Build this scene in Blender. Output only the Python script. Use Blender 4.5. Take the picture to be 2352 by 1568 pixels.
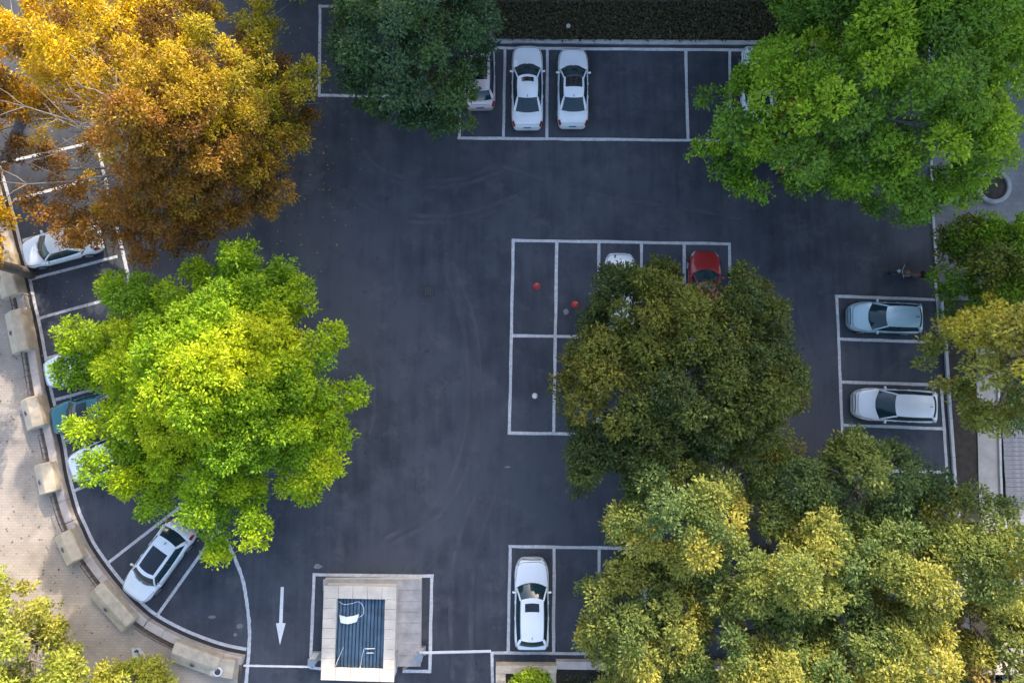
import bpy, bmesh, math, random
import numpy as np
from mathutils import Vector, Matrix

# ------------------------------------------------------------------ camera, sky, sun, exposure
for o in list(bpy.data.objects):
    bpy.data.objects.remove(o)
scene = bpy.context.scene
COL = scene.collection
random.seed(7)
RNG = np.random.default_rng(11)

H, TILT, F = 40.0, math.radians(4.5), 1590.0      # drone height, tilt from straight down, focal length (2352 px wide plan)
cam_d = bpy.data.cameras.new('camera')
cam = bpy.data.objects.new('camera', cam_d)
COL.objects.link(cam)
cam.location = (0, 0, H)
cam.rotation_euler = (TILT, 0, 0)
cam_d.sensor_width = 36.0
cam_d.lens = 36.0 * F / 2352.0
cam_d.clip_end = 2000
scene.camera = cam

SUN_EL, SUN_AZ = math.radians(28), math.radians(20)    # azimuth measured from +Y towards +X
world = bpy.data.worlds.new('World')
scene.world = world
world.use_nodes = True
wn = world.node_tree
wn.nodes.clear()
sky = wn.nodes.new('ShaderNodeTexSky')
sky.sky_type = 'NISHITA'
sky.sun_disc = False
sky.sun_elevation = SUN_EL
sky.sun_rotation = SUN_AZ
sky.air_density = 1.0
sky.dust_density = 3.0
sky.ozone_density = 1.0
bg = wn.nodes.new('ShaderNodeBackground')
bg.inputs['Strength'].default_value = 0.15
wo = wn.nodes.new('ShaderNodeOutputWorld')
wn.links.new(sky.outputs[0], bg.inputs[0])
wn.links.new(bg.outputs[0], wo.inputs[0])

sun_d = bpy.data.lights.new('sun', 'SUN')
sun_d.energy = 2.1
sun_d.angle = math.radians(0.6)
sun_d.color = (1.0, 0.90, 0.76)
sun = bpy.data.objects.new('sun', sun_d)
COL.objects.link(sun)
S = Vector((math.sin(SUN_AZ) * math.cos(SUN_EL), math.cos(SUN_AZ) * math.cos(SUN_EL), math.sin(SUN_EL)))
sun.rotation_euler = S.to_track_quat('Z', 'Y').to_euler()
sun.location = S * 60

scene.view_settings.view_transform = 'Standard'
scene.view_settings.look = 'None'
scene.view_settings.gamma = 1.0
scene.view_settings.use_curve_mapping = False
scene.view_settings.exposure = 1.97
scene.render.engine = 'CYCLES'
scene.cycles.use_denoising = True
scene.cycles.max_bounces = 6
scene.cycles.diffuse_bounces = 3
scene.cycles.transmission_bounces = 4
scene.cycles.transparent_max_bounces = 6


# ------------------------------------------------------------------ plan coordinates
ct, st = math.cos(TILT), math.sin(TILT)


def G(u, v, z=0.0):
    """a point of the survey plan (2352 x 1568) at height z, in metres"""
    dx, dy, dz = (u - 1176.0) / F, -(v - 784.0) / F, -1.0
    wy = dy * ct - dz * st
    wz = dy * st + dz * ct
    k = (z - H) / wz
    return Vector((dx * k, wy * k, z))


def GX(pts, z=0.0):
    return [G(u, v, z) for u, v in pts]


# ------------------------------------------------------------------ materials
MATS = {}


def nodes_of(name):
    m = bpy.data.materials.new(name)
    m.use_nodes = True
    nt = m.node_tree
    b = nt.nodes['Principled BSDF']
    MATS[name] = m
    return m, nt, b


def mat(name, col, rough=0.6, var=0.12, scale=6.0, bump=0.0, bscale=60.0, metal=0.0, coat=0.0, detail=6.0, spec=0.5, col2=None):
    """principled with a soft two-scale colour variation and optional fine relief"""
    if name in MATS:
        return MATS[name]
    m, nt, b = nodes_of(name)
    N, L = nt.nodes, nt.links
    tc = N.new('ShaderNodeTexCoord')
    n = N.new('ShaderNodeTexNoise')
    n.inputs['Scale'].default_value = scale
    n.inputs['Detail'].default_value = detail
    n.inputs['Roughness'].default_value = 0.65
    L.new(tc.outputs['Object'], n.inputs['Vector'])
    r = N.new('ShaderNodeValToRGB')
    c2 = col2 or tuple(c * (1 + var) for c in col)
    c1 = tuple(c * (1 - var) for c in col)
    r.color_ramp.elements[0].position = 0.3
    r.color_ramp.elements[1].position = 0.7
    r.color_ramp.elements[0].color = (*c1, 1)
    r.color_ramp.elements[1].color = (*c2, 1)
    L.new(n.outputs['Fac'], r.inputs['Fac'])
    L.new(r.outputs['Color'], b.inputs['Base Color'])
    b.inputs['Roughness'].default_value = rough
    b.inputs['Metallic'].default_value = metal
    b.inputs['Specular IOR Level'].default_value = spec
    if coat:
        b.inputs['Coat Weight'].default_value = coat
        b.inputs['Coat Roughness'].default_value = 0.06
    if bump:
        n2 = N.new('ShaderNodeTexNoise')
        n2.inputs['Scale'].default_value = bscale
        n2.inputs['Detail'].default_value = 4
        L.new(tc.outputs['Object'], n2.inputs['Vector'])
        bp = N.new('ShaderNodeBump')
        bp.inputs['Strength'].default_value = bump
        bp.inputs['Distance'].default_value = 0.02
        L.new(n2.outputs['Fac'], bp.inputs['Height'])
        L.new(bp.outputs['Normal'], b.inputs['Normal'])
    return m


def asphalt_mat():
    m, nt, b = nodes_of('asphalt')
    N, L = nt.nodes, nt.links
    tc = N.new('ShaderNodeTexCoord')

    def noise(scale, det, vec=None, rough=0.6):
        n = N.new('ShaderNodeTexNoise')
        n.inputs['Scale'].default_value = scale
        n.inputs['Detail'].default_value = det
        n.inputs['Roughness'].default_value = rough
        L.new(vec or tc.outputs['Object'], n.inputs['Vector'])
        return n
    big = noise(0.09, 3)
    mid = noise(0.7, 6)
    mp = N.new('ShaderNodeMapping')
    mp.inputs['Scale'].default_value = (2.2, 0.22, 1)
    L.new(tc.outputs['Object'], mp.inputs['Vector'])
    streak = noise(1.0, 5, mp.outputs['Vector'])
    grain = noise(38, 3)
    r = N.new('ShaderNodeValToRGB')
    r.color_ramp.elements[0].position = 0.41
    r.color_ramp.elements[1].position = 0.61
    r.color_ramp.elements[0].color = (0.014, 0.018, 0.027, 1)
    r.color_ramp.elements[1].color = (0.058, 0.063, 0.077, 1)
    a1 = N.new('ShaderNodeMath'); a1.operation = 'MULTIPLY_ADD'
    L.new(big.outputs['Fac'], a1.inputs[0]); a1.inputs[1].default_value = 0.45
    a2 = N.new('ShaderNodeMath'); a2.operation = 'MULTIPLY_ADD'
    L.new(mid.outputs['Fac'], a2.inputs[0]); a2.inputs[1].default_value = 0.25
    a3 = N.new('ShaderNodeMath'); a3.operation = 'MULTIPLY_ADD'
    L.new(streak.outputs['Fac'], a3.inputs[0]); a3.inputs[1].default_value = 0.2
    a4 = N.new('ShaderNodeMath'); a4.operation = 'MULTIPLY'
    L.new(grain.outputs['Fac'], a4.inputs[0]); a4.inputs[1].default_value = 0.22
    L.new(a4.outputs[0], a3.inputs[2]); L.new(a3.outputs[0], a2.inputs[2]); L.new(a2.outputs[0], a1.inputs[2])
    L.new(a1.outputs[0], r.inputs['Fac'])
    # dusty scuffs and oily drips with shapes of their own
    sc = noise(0.55, 9, None, .72); sr = N.new('ShaderNodeMapRange')
    sr.inputs[1].default_value = .53; sr.inputs[2].default_value = .70; sr.inputs[3].default_value = 0; sr.inputs[4].default_value = .55
    L.new(sc.outputs['Fac'], sr.inputs[0])
    m1 = N.new('ShaderNodeMix'); m1.data_type = 'RGBA'; m1.inputs[7].default_value = (.105, .102, .104, 1)
    L.new(sr.outputs[0], m1.inputs[0]); L.new(r.outputs['Color'], m1.inputs[6])
    dk = noise(1.7, 4, None, .5); dr = N.new('ShaderNodeMapRange')
    dr.inputs[1].default_value = .66; dr.inputs[2].default_value = .76; dr.inputs[3].default_value = 0; dr.inputs[4].default_value = .6
    L.new(dk.outputs['Fac'], dr.inputs[0])
    m2 = N.new('ShaderNodeMix'); m2.data_type = 'RGBA'; m2.inputs[7].default_value = (.016, .016, .018, 1)
    L.new(dr.outputs[0], m2.inputs[0]); L.new(m1.outputs[2], m2.inputs[6])
    # hairline cracks, here and there
    vw = noise(1.2, 3); va = N.new('ShaderNodeVectorMath'); va.operation = 'MULTIPLY_ADD'; va.inputs[1].default_value = (.9, .9, .9)
    L.new(vw.outputs['Color'], va.inputs[0]); L.new(tc.outputs['Object'], va.inputs[2])
    vo = N.new('ShaderNodeTexVoronoi'); vo.feature = 'DISTANCE_TO_EDGE'; vo.inputs['Scale'].default_value = .16
    L.new(va.outputs[0], vo.inputs['Vector'])
    cr_ = N.new('ShaderNodeMapRange'); cr_.inputs[1].default_value = .002; cr_.inputs[2].default_value = .006; cr_.inputs[3].default_value = .28; cr_.inputs[4].default_value = 0
    L.new(vo.outputs['Distance'], cr_.inputs[0])
    cm = N.new('ShaderNodeMapRange'); cm.inputs[1].default_value = .45; cm.inputs[2].default_value = .6
    cn = noise(.13, 2); L.new(cn.outputs['Fac'], cm.inputs[0])
    cx_ = N.new('ShaderNodeMath'); cx_.operation = 'MULTIPLY'; L.new(cr_.outputs[0], cx_.inputs[0]); L.new(cm.outputs[0], cx_.inputs[1])
    m3 = N.new('ShaderNodeMix'); m3.data_type = 'RGBA'; m3.inputs[7].default_value = (.014, .014, .016, 1)
    L.new(cx_.outputs[0], m3.inputs[0]); L.new(m2.outputs[2], m3.inputs[6])
    L.new(m3.outputs[2], b.inputs['Base Color'])
    b.inputs['Roughness'].default_value = 0.82
    b.inputs['Specular IOR Level'].default_value = 0.35
    bp = N.new('ShaderNodeBump'); bp.inputs['Strength'].default_value = 0.35; bp.inputs['Distance'].default_value = 0.01
    L.new(grain.outputs['Fac'], bp.inputs['Height']); L.new(bp.outputs['Normal'], b.inputs['Normal'])
    return m


def worn(name, col, cover=0.55, scale=5.0, under=(0.05, 0.05, 0.055)):
    """road paint rubbed through to the asphalt"""
    m, nt, b = nodes_of(name)
    N, L = nt.nodes, nt.links
    tc = N.new('ShaderNodeTexCoord')
    n = N.new('ShaderNodeTexNoise'); n.inputs['Scale'].default_value = scale; n.inputs['Detail'].default_value = 9
    n.inputs['Roughness'].default_value = 0.72
    L.new(tc.outputs['Object'], n.inputs['Vector'])
    r = N.new('ShaderNodeValToRGB')
    r.color_ramp.elements[0].position = 0.30; r.color_ramp.elements[1].position = 0.30 + (1 - cover) * 0.5
    r.color_ramp.elements[0].color = (*[a * 0.55 + c * 0.45 for a, c in zip(under, col)], 1)
    r.color_ramp.elements[1].color = (*col, 1)
    L.new(n.outputs['Fac'], r.inputs['Fac'])
    n2 = N.new('ShaderNodeTexNoise'); n2.inputs['Scale'].default_value = .45; n2.inputs['Detail'].default_value = 6
    L.new(tc.outputs['Object'], n2.inputs['Vector'])
    mr = N.new('ShaderNodeMapRange'); mr.inputs[1].default_value = .35; mr.inputs[2].default_value = .62; mr.inputs[3].default_value = .45; mr.inputs[4].default_value = 0
    L.new(n2.outputs['Fac'], mr.inputs[0])
    mx = N.new('ShaderNodeMix'); mx.data_type = 'RGBA'; mx.inputs[7].default_value = (*[a * .5 + c * .5 for a, c in zip(under, col)], 1)
    L.new(mr.outputs[0], mx.inputs[0]); L.new(r.outputs['Color'], mx.inputs[6])
    L.new(mx.outputs[2], b.inputs['Base Color'])
    b.inputs['Roughness'].default_value = 0.7
    return m


def paving_mat(name, c1, c2, joint, bw, bh, bump=0.25, rot=0.0):
    m, nt, b = nodes_of(name)
    N, L = nt.nodes, nt.links
    tc = N.new('ShaderNodeTexCoord')
    mp = N.new('ShaderNodeMapping'); mp.inputs['Rotation'].default_value = (0, 0, rot)
    L.new(tc.outputs['Object'], mp.inputs['Vector'])
    br = N.new('ShaderNodeTexBrick')
    br.inputs['Scale'].default_value = 1.0
    br.inputs['Brick Width'].default_value = bw; br.inputs['Row Height'].default_value = bh
    br.inputs['Mortar Size'].default_value = 0.012
    br.inputs['Color1'].default_value = (*c1, 1); br.inputs['Color2'].default_value = (*c2, 1); br.inputs['Mortar'].default_value = (*joint, 1)
    L.new(mp.outputs['Vector'], br.inputs['Vector'])
    n = N.new('ShaderNodeTexNoise'); n.inputs['Scale'].default_value = 0.6; n.inputs['Detail'].default_value = 8
    L.new(tc.outputs['Object'], n.inputs['Vector'])
    r = N.new('ShaderNodeMapRange'); r.inputs[1].default_value = 0.25; r.inputs[2].default_value = 0.75; r.inputs[3].default_value = 0.72; r.inputs[4].default_value = 1.18
    L.new(n.outputs['Fac'], r.inputs[0])
    mx = N.new('ShaderNodeVectorMath'); mx.operation = 'SCALE'
    L.new(br.outputs['Color'], mx.inputs[0]); L.new(r.outputs[0], mx.inputs['Scale'])
    L.new(mx.outputs[0], b.inputs['Base Color'])
    b.inputs['Roughness'].default_value = 0.85
    bp = N.new('ShaderNodeBump'); bp.inputs['Strength'].default_value = bump; bp.inputs['Distance'].default_value = 0.01; bp.invert = True
    L.new(br.outputs['Fac'], bp.inputs['Height']); L.new(bp.outputs['Normal'], b.inputs['Normal'])
    return m


def leaf_mat(name='leaf'):
    """thin leaves: colour from the leaf's own attribute, part of the light passes through"""
    m = bpy.data.materials.new(name)
    m.use_nodes = True
    nt = m.node_tree
    N, L = nt.nodes, nt.links
    N.clear()
    at = N.new('ShaderNodeAttribute'); at.attribute_name = 'leaf_colour'
    d = N.new('ShaderNodeBsdfPrincipled')
    d.inputs['Roughness'].default_value = 0.55
    d.inputs['Specular IOR Level'].default_value = 0.25
    L.new(at.outputs['Color'], d.inputs['Base Color'])
    t = N.new('ShaderNodeBsdfTranslucent')
    hs = N.new('ShaderNodeHueSaturation'); hs.inputs['Saturation'].default_value = 1.1; hs.inputs['Value'].default_value = 1.15
    L.new(at.outputs['Color'], hs.inputs['Color']); L.new(hs.outputs['Color'], t.inputs['Color'])
    mx = N.new('ShaderNodeMixShader'); mx.inputs['Fac'].default_value = 0.38
    L.new(d.outputs[0], mx.inputs[1]); L.new(t.outputs[0], mx.inputs[2])
    o = N.new('ShaderNodeOutputMaterial'); L.new(mx.outputs[0], o.inputs['Surface'])
    MATS[name] = m
    return m


ASPHALT = asphalt_mat()
PAINT = worn('road_paint', (0.60, 0.585, 0.59), .40)
LEAF = leaf_mat()
BARK = mat('bark', (0.13, 0.105, 0.085), 0.9, 0.35, 5, 0.6, 25)
BARK_PALE = mat('bark_pale', (0.17, 0.145, 0.125), 0.9, 0.35, 5, 0.6, 25)
STONE = mat('beige_stone', (0.47, 0.385, 0.28), 0.85, 0.16, 2.2, 0.35, 45)
STONE_OLD = mat('beige_stone_worn', (0.43, 0.36, 0.27), 0.88, 0.28, 1.6, 0.4, 45)
KERB = mat('kerb_stone', (0.42, 0.36, 0.32), 0.85, 0.2, 1.5, 0.35, 45)
KERB_GREY = mat('kerb_concrete', (0.40, 0.40, 0.40), 0.85, 0.22, 1.2, 0.35, 45)
SOIL = mat('dark_soil', (0.035, 0.028, 0.022), 0.95, 0.45, 3, 0.8, 20)
DRAIN_SHADE = mat('drain_shade_black', (0.028, 0.028, 0.031), 0.8, 0.3, 4)  # for the drain grate and the painted shade along the kerb wall
CONC = mat('concrete', (0.33, 0.31, 0.285), 0.88, 0.2, 1.0, 0.3, 40)
PLAZA = paving_mat('plaza_paving', (0.365, 0.305, 0.25), (0.325, 0.272, 0.226), (0.28, 0.235, 0.195), 0.30, 0.15)
GREYPAVE = paving_mat('grey_paving', (0.135, 0.135, 0.142), (0.16, 0.158, 0.162), (0.10, 0.10, 0.105), 0.6, 0.3)
GLASS = mat('car_glass', (0.012, 0.032, 0.042), 0.05, 0.1, 2, spec=0.55)  # teal tint puts the sky's reflection into the base colour
PANO = mat('panorama_glass', (0.006, 0.008, 0.012), 0.05, 0.1, 2, spec=0.7)
RUBBER = mat('tyre_rubber', (0.018, 0.018, 0.018), 0.85, 0.2, 12)
ALLOY = mat('alloy', (0.45, 0.46, 0.48), 0.35, 0.1, 12, metal=0.9)
TRIM = mat('black_trim', (0.02, 0.02, 0.022), 0.5, 0.2, 10)
SEAM = mat('panel_gap', (0.03, 0.03, 0.034), 0.7, 0.2, 10)
LAMP = mat('headlamp', (0.42, 0.45, 0.47), 0.12, 0.25, 20, spec=0.8)
TAIL = mat('tail_lamp', (0.28, 0.012, 0.012), 0.2, 0.2, 20)
PLATE = mat('number_plate', (0.03, 0.09, 0.35), 0.5, 0.1, 10)
WHITE_METAL = mat('white_metal', (0.56, 0.56, 0.57), 0.4, 0.08, 6)
STEEL = mat('steel', (0.35, 0.36, 0.37), 0.4, 0.15, 8, metal=0.8)
RED_PLASTIC = mat('red_plastic', (0.55, 0.035, 0.03), 0.45, 0.15, 8)
WHITE_PLASTIC = mat('white_plastic', (0.75, 0.75, 0.74), 0.45, 0.08, 8)
TILE = mat('cream_tile', (0.50, 0.44, 0.37), 0.6, 0.18, 1.3, 0.12, 40)
LEDGE = mat('ledge_tile', (0.31, 0.29, 0.28), 0.75, 0.3, 1.5, 0.2, 40)
BLUE = mat('blue_sheet', (0.06, 0.105, 0.155), 0.5, 0.4, 1.6)
WALL = mat('render_wall', (0.52, 0.50, 0.47), 0.85, 0.12, 1.0)
WOOD = mat('grey_board', (0.22, 0.215, 0.22), 0.85, 0.3, 3.0, 0.3, 30)


# ------------------------------------------------------------------ mesh helpers
def link(name, me, m=None, parent=None, smooth=False):
    o = bpy.data.objects.new(name, me)
    COL.objects.link(o)
    if m is not None and not me.materials:
        me.materials.append(m)
    if parent is not None:
        o.parent = parent
    if smooth:
        me.polygons.foreach_set('use_smooth', [True] * len(me.polygons))
    return o


def tag(o, label=None, cat=None, group=None, kind=None):
    if label: o['label'] = label
    if cat: o['category'] = cat
    if group: o['group'] = group
    if kind: o['kind'] = kind
    return o


def thing(name, loc, label, cat, rz=0.0, group=None):
    o = bpy.data.objects.new(name, None)
    COL.objects.link(o)
    o.location = loc
    o.rotation_euler = (0, 0, rz)
    o.empty_display_size = 0.3
    return tag(o, label, cat, group)


def from_np(name, V, Fc, m=None, parent=None, smooth=False):
    me = bpy.data.meshes.new(name)
    me.from_pydata([tuple(v) for v in V], [], [tuple(f) for f in Fc])
    me.update()
    return link(name, me, m, parent, smooth)


def bm_obj(name, bm, m, parent=None, smooth=False):
    bmesh.ops.recalc_face_normals(bm, faces=bm.faces)
    me = bpy.data.meshes.new(name)
    bm.to_mesh(me)
    bm.free()
    return link(name, me, m, parent, smooth)


def grid_faces(nu, nv, flip=False):
    f = []
    for i in range(nu - 1):
        for j in range(nv - 1):
            q = (i * nv + j, (i + 1) * nv + j, (i + 1) * nv + j + 1, i * nv + j + 1)
            f.append(q[::-1] if flip else q)
    return f


def box(bm, c, s, rz=0.0, bevel=0.0, taper=1.0):
    """a box (centre c, size s), its top scaled by taper, edges bevelled"""
    r = bmesh.ops.create_cube(bm, size=1.0)
    vs = r['verts']
    for v in vs:
        k = taper if v.co.z > 0 else 1.0
        v.co = Vector((v.co.x * s[0] * k, v.co.y * s[1] * k, v.co.z * s[2]))
    if bevel:
        es = list({e for v in vs for e in v.link_edges})
        r2 = bmesh.ops.bevel(bm, geom=es, offset=bevel, segments=2, affect='EDGES', profile=0.6)
        vs = list({v for f in r2['faces'] for v in f.verts} | {v for v in vs if v.is_valid})
    M = Matrix.Translation(Vector(c)) @ Matrix.Rotation(rz, 4, 'Z')
    for v in vs:
        v.co = M @ v.co
    return vs


def boxo(name, c, s, m, parent=None, rz=0.0, bevel=0.0, taper=1.0):
    bm = bmesh.new()
    box(bm, c, s, rz, bevel, taper)
    return bm_obj(name, bm, m, parent)


def cyl(bm, p0, p1, r0, r1=None, seg=12, cap=True):
    p0, p1 = Vector(p0), Vector(p1)
    r1 = r0 if r1 is None else r1
    d = (p1 - p0)
    q = d.to_track_quat('Z', 'Y')
    a, b = [], []
    for i in range(seg):
        t = 2 * math.pi * i / seg
        e = q @ Vector((math.cos(t), math.sin(t), 0))
        a.append(bm.verts.new(p0 + e * r0))
        b.append(bm.verts.new(p1 + e * r1))
    for i in range(seg):
        j = (i + 1) % seg
        bm.faces.new((a[i], a[j], b[j], b[i]))
    if cap:
        bm.faces.new(a[::-1]); bm.faces.new(b)


def tube(bm, pts, radii, seg=8):
    pts = [Vector(p) for p in pts]
    rings = []
    n = len(pts)
    ref = Vector((0.31, 0.87, 0.38))
    for i in range(n):
        d = (pts[min(i + 1, n - 1)] - pts[max(i - 1, 0)]).normalized()
        x = d.cross(ref)
        if x.length < 1e-4: x = d.cross(Vector((1, 0, 0)))
        x.normalize(); y = d.cross(x)
        rings.append([bm.verts.new(pts[i] + (x * math.cos(2 * math.pi * k / seg) + y * math.sin(2 * math.pi * k / seg)) * radii[i]) for k in range(seg)])
    for a, b in zip(rings[:-1], rings[1:]):
        for k in range(seg):
            j = (k + 1) % seg
            bm.faces.new((a[k], a[j], b[j], b[k]))
    bm.faces.new(rings[0][::-1]); bm.faces.new(rings[-1])


def sheet(name, pts, z, m, parent=None):
    bm = bmesh.new()
    f = bm.faces.new([bm.verts.new((p[0], p[1], z)) for p in pts])
    bmesh.ops.triangulate(bm, faces=[f])
    if sum(ff.normal.z for ff in bm.faces) < 0:
        bmesh.ops.reverse_faces(bm, faces=bm.faces)
    me = bpy.data.meshes.new(name); bm.to_mesh(me); bm.free()
    return link(name, me, m, parent)


def smooth_line(pts, n=8):
    """Catmull-Rom through 2D/3D points"""
    P = [Vector((p[0], p[1], 0)) for p in pts]
    P = [2 * P[0] - P[1]] + P + [2 * P[-1] - P[-2]]
    out = []
    for i in range(1, len(P) - 2):
        for k in range(n):
            t = k / n
            a, b, c, d = P[i - 1], P[i], P[i + 1], P[i + 2]
            out.append(0.5 * ((2 * b) + (c - a) * t + (2 * a - 5 * b + 4 * c - d) * t * t + (3 * b - a - 3 * c + d) * t ** 3))
    out.append(P[-2])
    return out


def offset_line(pts, d):
    """to the left of the walking direction by d"""
    out = []
    n = len(pts)
    for i in range(n):
        t = (pts[min(i + 1, n - 1)] - pts[max(i - 1, 0)])
        t.z = 0; t.normalize()
        out.append(pts[i] + Vector((-t.y, t.x, 0)) * d)
    return out


def strip(name, a, b, z, m, parent=None):
    n = len(a)
    V = [(p.x, p.y, z) for p in a] + [(p.x, p.y, z) for p in b]
    Fc = [(i, i + 1, n + i + 1, n + i) for i in range(n - 1)]
    o = from_np(name, V, Fc, m, parent)
    if o.data.polygons[0].normal.z < 0:
        o.data.flip_normals()
    return o


def prism_along(name, line, prof, m, parent=None):
    """sweep a profile [(offset to the left, z)...] along a plan line"""
    offs = [offset_line(line, d) for d, _ in prof]
    n, k = len(line), len(prof)
    bm = bmesh.new()
    R = [[bm.verts.new((offs[j][i].x, offs[j][i].y, prof[j][1])) for j in range(k)] for i in range(n)]
    for i in range(n - 1):
        for j in range(k):
            bm.faces.new((R[i][j], R[i + 1][j], R[i + 1][(j + 1) % k], R[i][(j + 1) % k]))
    bm.faces.new(R[0]); bm.faces.new(R[-1][::-1])
    return bm_obj(name, bm, m, parent)


# ------------------------------------------------------------------ ground, plaza, pavements
ground = sheet('ground', [(-160, -160), (160, -160), (160, 160), (-160, 160)], -0.03, mat('ground_earth', (0.09, 0.08, 0.06), 0.95, 0.3, 0.6))
tag(ground, kind='structure')

KERB_PX = [(-30, 300), (5, 400), (30, 490), (49, 567), (65, 625), (80, 697), (89, 734), (102, 802), (111, 857), (118, 898), (128, 937), (145, 1009), (150, 1032),
           (157, 1078), (168, 1125), (182, 1173), (198, 1209), (216, 1247), (248, 1294), (289, 1345), (325, 1383), (362, 1413), (424, 1446), (485, 1470), (526, 1482), (566, 1490)]
PAINT_CURVE = smooth_line([G(u, v) for u, v in KERB_PX], 6)      # runs down the picture: plaza lies to the right-hand side (negative offset)
EDGE = offset_line(PAINT_CURVE, -0.30)

lot_pts = [(p.x, p.y) for p in EDGE]
lot_pts = [(G(-60, -60).x, G(0, -260).y), ] + [(lot_pts[0][0], G(0, -260).y)] * 0 + lot_pts
lot_pts += [tuple(G(552, 1560)[:2]), tuple(G(545, 1760)[:2]), tuple(G(2600, 1760)[:2]), tuple(G(2215, 1330)[:2]), tuple(G(2190, 1140)[:2]), tuple(G(2178, 960)[:2]), tuple(G(2165, 750)[:2]), tuple(G(2150, 620)[:2]),
            tuple(G(2139, 470)[:2]), tuple(G(2130, 104)[:2]), tuple(G(1140, 101)[:2]), tuple(G(900, 100)[:2]), tuple(G(900, -260)[:2])]
lot = sheet('parking_lot', lot_pts, 0.0, ASPHALT)
tag(lot, kind='structure')

plaza_line = offset_line(PAINT_CURVE, -0.9)
plz = [(p.x, p.y) for p in plaza_line] + [tuple(G(548, 1540)[:2]), tuple(G(540, 1800)[:2]), (-70, -40), (-70, 60), (plaza_line[0].x - 1, 60)]
plaza = sheet('plaza', plz, 0.09, PLAZA)
tag(plaza, kind='structure')

side = sheet('side_pavement', [tuple(G(u, v)[:2]) for u, v in [(2139, 470), (2150, 622), (2170, 690), (2600, 690), (2600, -200), (2130, -200), (2130, 104)]], 0.06, GREYPAVE)
tag(side, kind='structure')
north = sheet('north_pavement', [tuple(G(u, v)[:2]) for u, v in [(905, -260), (905, 8), (1700, 6), (2128, 4), (2128, -260)]], 0.07, GREYPAVE)
tag(north, kind='structure')
bed = sheet('planting_bed', [tuple(G(u, v)[:2]) for u, v in [(905, 8), (905, 92), (1140, 92), (2128, 98), (2128, 4), (1700, 6)]], 0.05, SOIL)
tag(bed, kind='structure')
bed2 = sheet('south_planting_bed', [tuple(G(u, v)[:2]) for u, v in [(1150, 1530), (2600, 1560), (2600, 1800), (1150, 1800)]], 0.05, SOIL)
tag(bed2, kind='structure')
bed3 = sheet('east_planting_bed', [tuple(G(u, v)[:2]) for u, v in [(2168, 692), (2182, 960), (2196, 1140), (2220, 1330), (2240, 1560), (2300, 1560), (2270, 1330), (2246, 1140), (2242, 960), (2236, 692)]], 0.05, SOIL)
tag(bed3, kind='structure')
walk = sheet('concrete_walk', [tuple(G(u, v)[:2]) for u, v in [(2236, 692), (2242, 960), (2246, 1140), (2270, 1330), (2300, 1560), (2345, 1560), (2320, 1330), (2293, 1140), (2288, 960), (2282, 692)]], 0.10, CONC)
tag(walk, kind='structure')


def paint(name, pts, w=0.17, curve=False, m=None, z=0.004):
    P = smooth_line([G(u, v) for u, v in pts], 8) if curve else None
    if P is None:
        P = []
        q = [G(u, v) for u, v in pts]
        for a, b in zip(q[:-1], q[1:]):
            k = max(2, int((b - a).length / 0.8))
            for i in range(k):
                P.append(a.lerp(b, i / k))
        P.append(q[-1])
    # the hand-guided machine never runs quite straight
    j = [random.uniform(-0.012, 0.012) for _ in P]
    A = offset_line(P, w / 2); B = offset_line(P, -w / 2)
    for i in range(len(P)):
        k = random.uniform(-0.010, 0.010)
        A[i] += Vector((j[i] + k, j[i] + k, 0)); B[i] += Vector((j[i] - k, j[i] - k, 0))
    return strip(name, A, B, z, m or PAINT, lot)


bay = 'bay_line'
# a z level per direction so that crossing lines never share a plane
HZ, VZ = 0.004, 0.008
for p in [[(735, 15), (900, 12)], [(733, 219), (900, 222)],
          [(1051, 110), (1900, 117)], [(1051, 317), (1900, 326)],
          [(1175, 552), (1679, 560)], [(1171, 771), (1690, 778)], [(1166, 994), (1690, 1001)],
          [(1918, 680), (2148, 688)], [(1923, 778), (2152, 786)], [(1928, 877), (2164, 884)], [(1933, 976), (2168, 984)], [(1938, 1078), (2172, 1084)],
          [(1168, 1254), (1690, 1262)], [(1127, 1498), (1420, 1501)],
          [(718, 1319), (996, 1322)], [(925, 1540), (990, 1541)], [(711, 1532), (738, 1535)],
          [(70, 641), (270, 589)], [(89, 731), (300, 673)], [(109, 822), (330, 760)], [(127, 918), (350, 856)], [(147, 1013), (390, 945)],
          [(170, 1127), (430, 1010)], [(248, 1292), (480, 1112)], [(362, 1411), (505, 1210)], [(52, 552), (248, 500)], [(30, 460), (232, 405)], [(-20, 380), (222, 325)]]:
    paint(bay, p, z=HZ)
for p in [[(735, 11), (733, 223)], [(1055, 110), (1055, 317)], [(1160, 112), (1156, 317)], [(1257, 113), (1256, 318)], [(1575, 114), (1580, 321)],
          [(1676, 115), (1678, 322)], [(1778, 116), (1781, 323)], [(1880, 117), (1884, 325)],
          [(1179, 550), (1170, 996)], [(1279, 554), (1272, 995)], [(1376, 556), (1373, 997)], [(1473, 557), (1473, 998)], [(1571, 558), (1575, 999)], [(1675, 558), (1682, 1003)],
          [(1922, 678), (1938, 1080)], [(2147, 620), (2160, 786)], [(2162, 882), (2180, 1160)],
          [(1172, 1252), (1167, 1498)], [(1273, 1256), (1271, 1500)], [(1376, 1258), (1377, 1500)], [(1480, 1260), (1484, 1500)], [(1130, 1497), (1132, 1600)],
          [(722, 1317), (714, 1508)], [(992, 1320), (987, 1543)]]:
    paint(bay, p, z=VZ)
strip('kerbside_line', offset_line(PAINT_CURVE, 0.09), offset_line(PAINT_CURVE, -0.09), 0.012, PAINT, lot)
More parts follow.
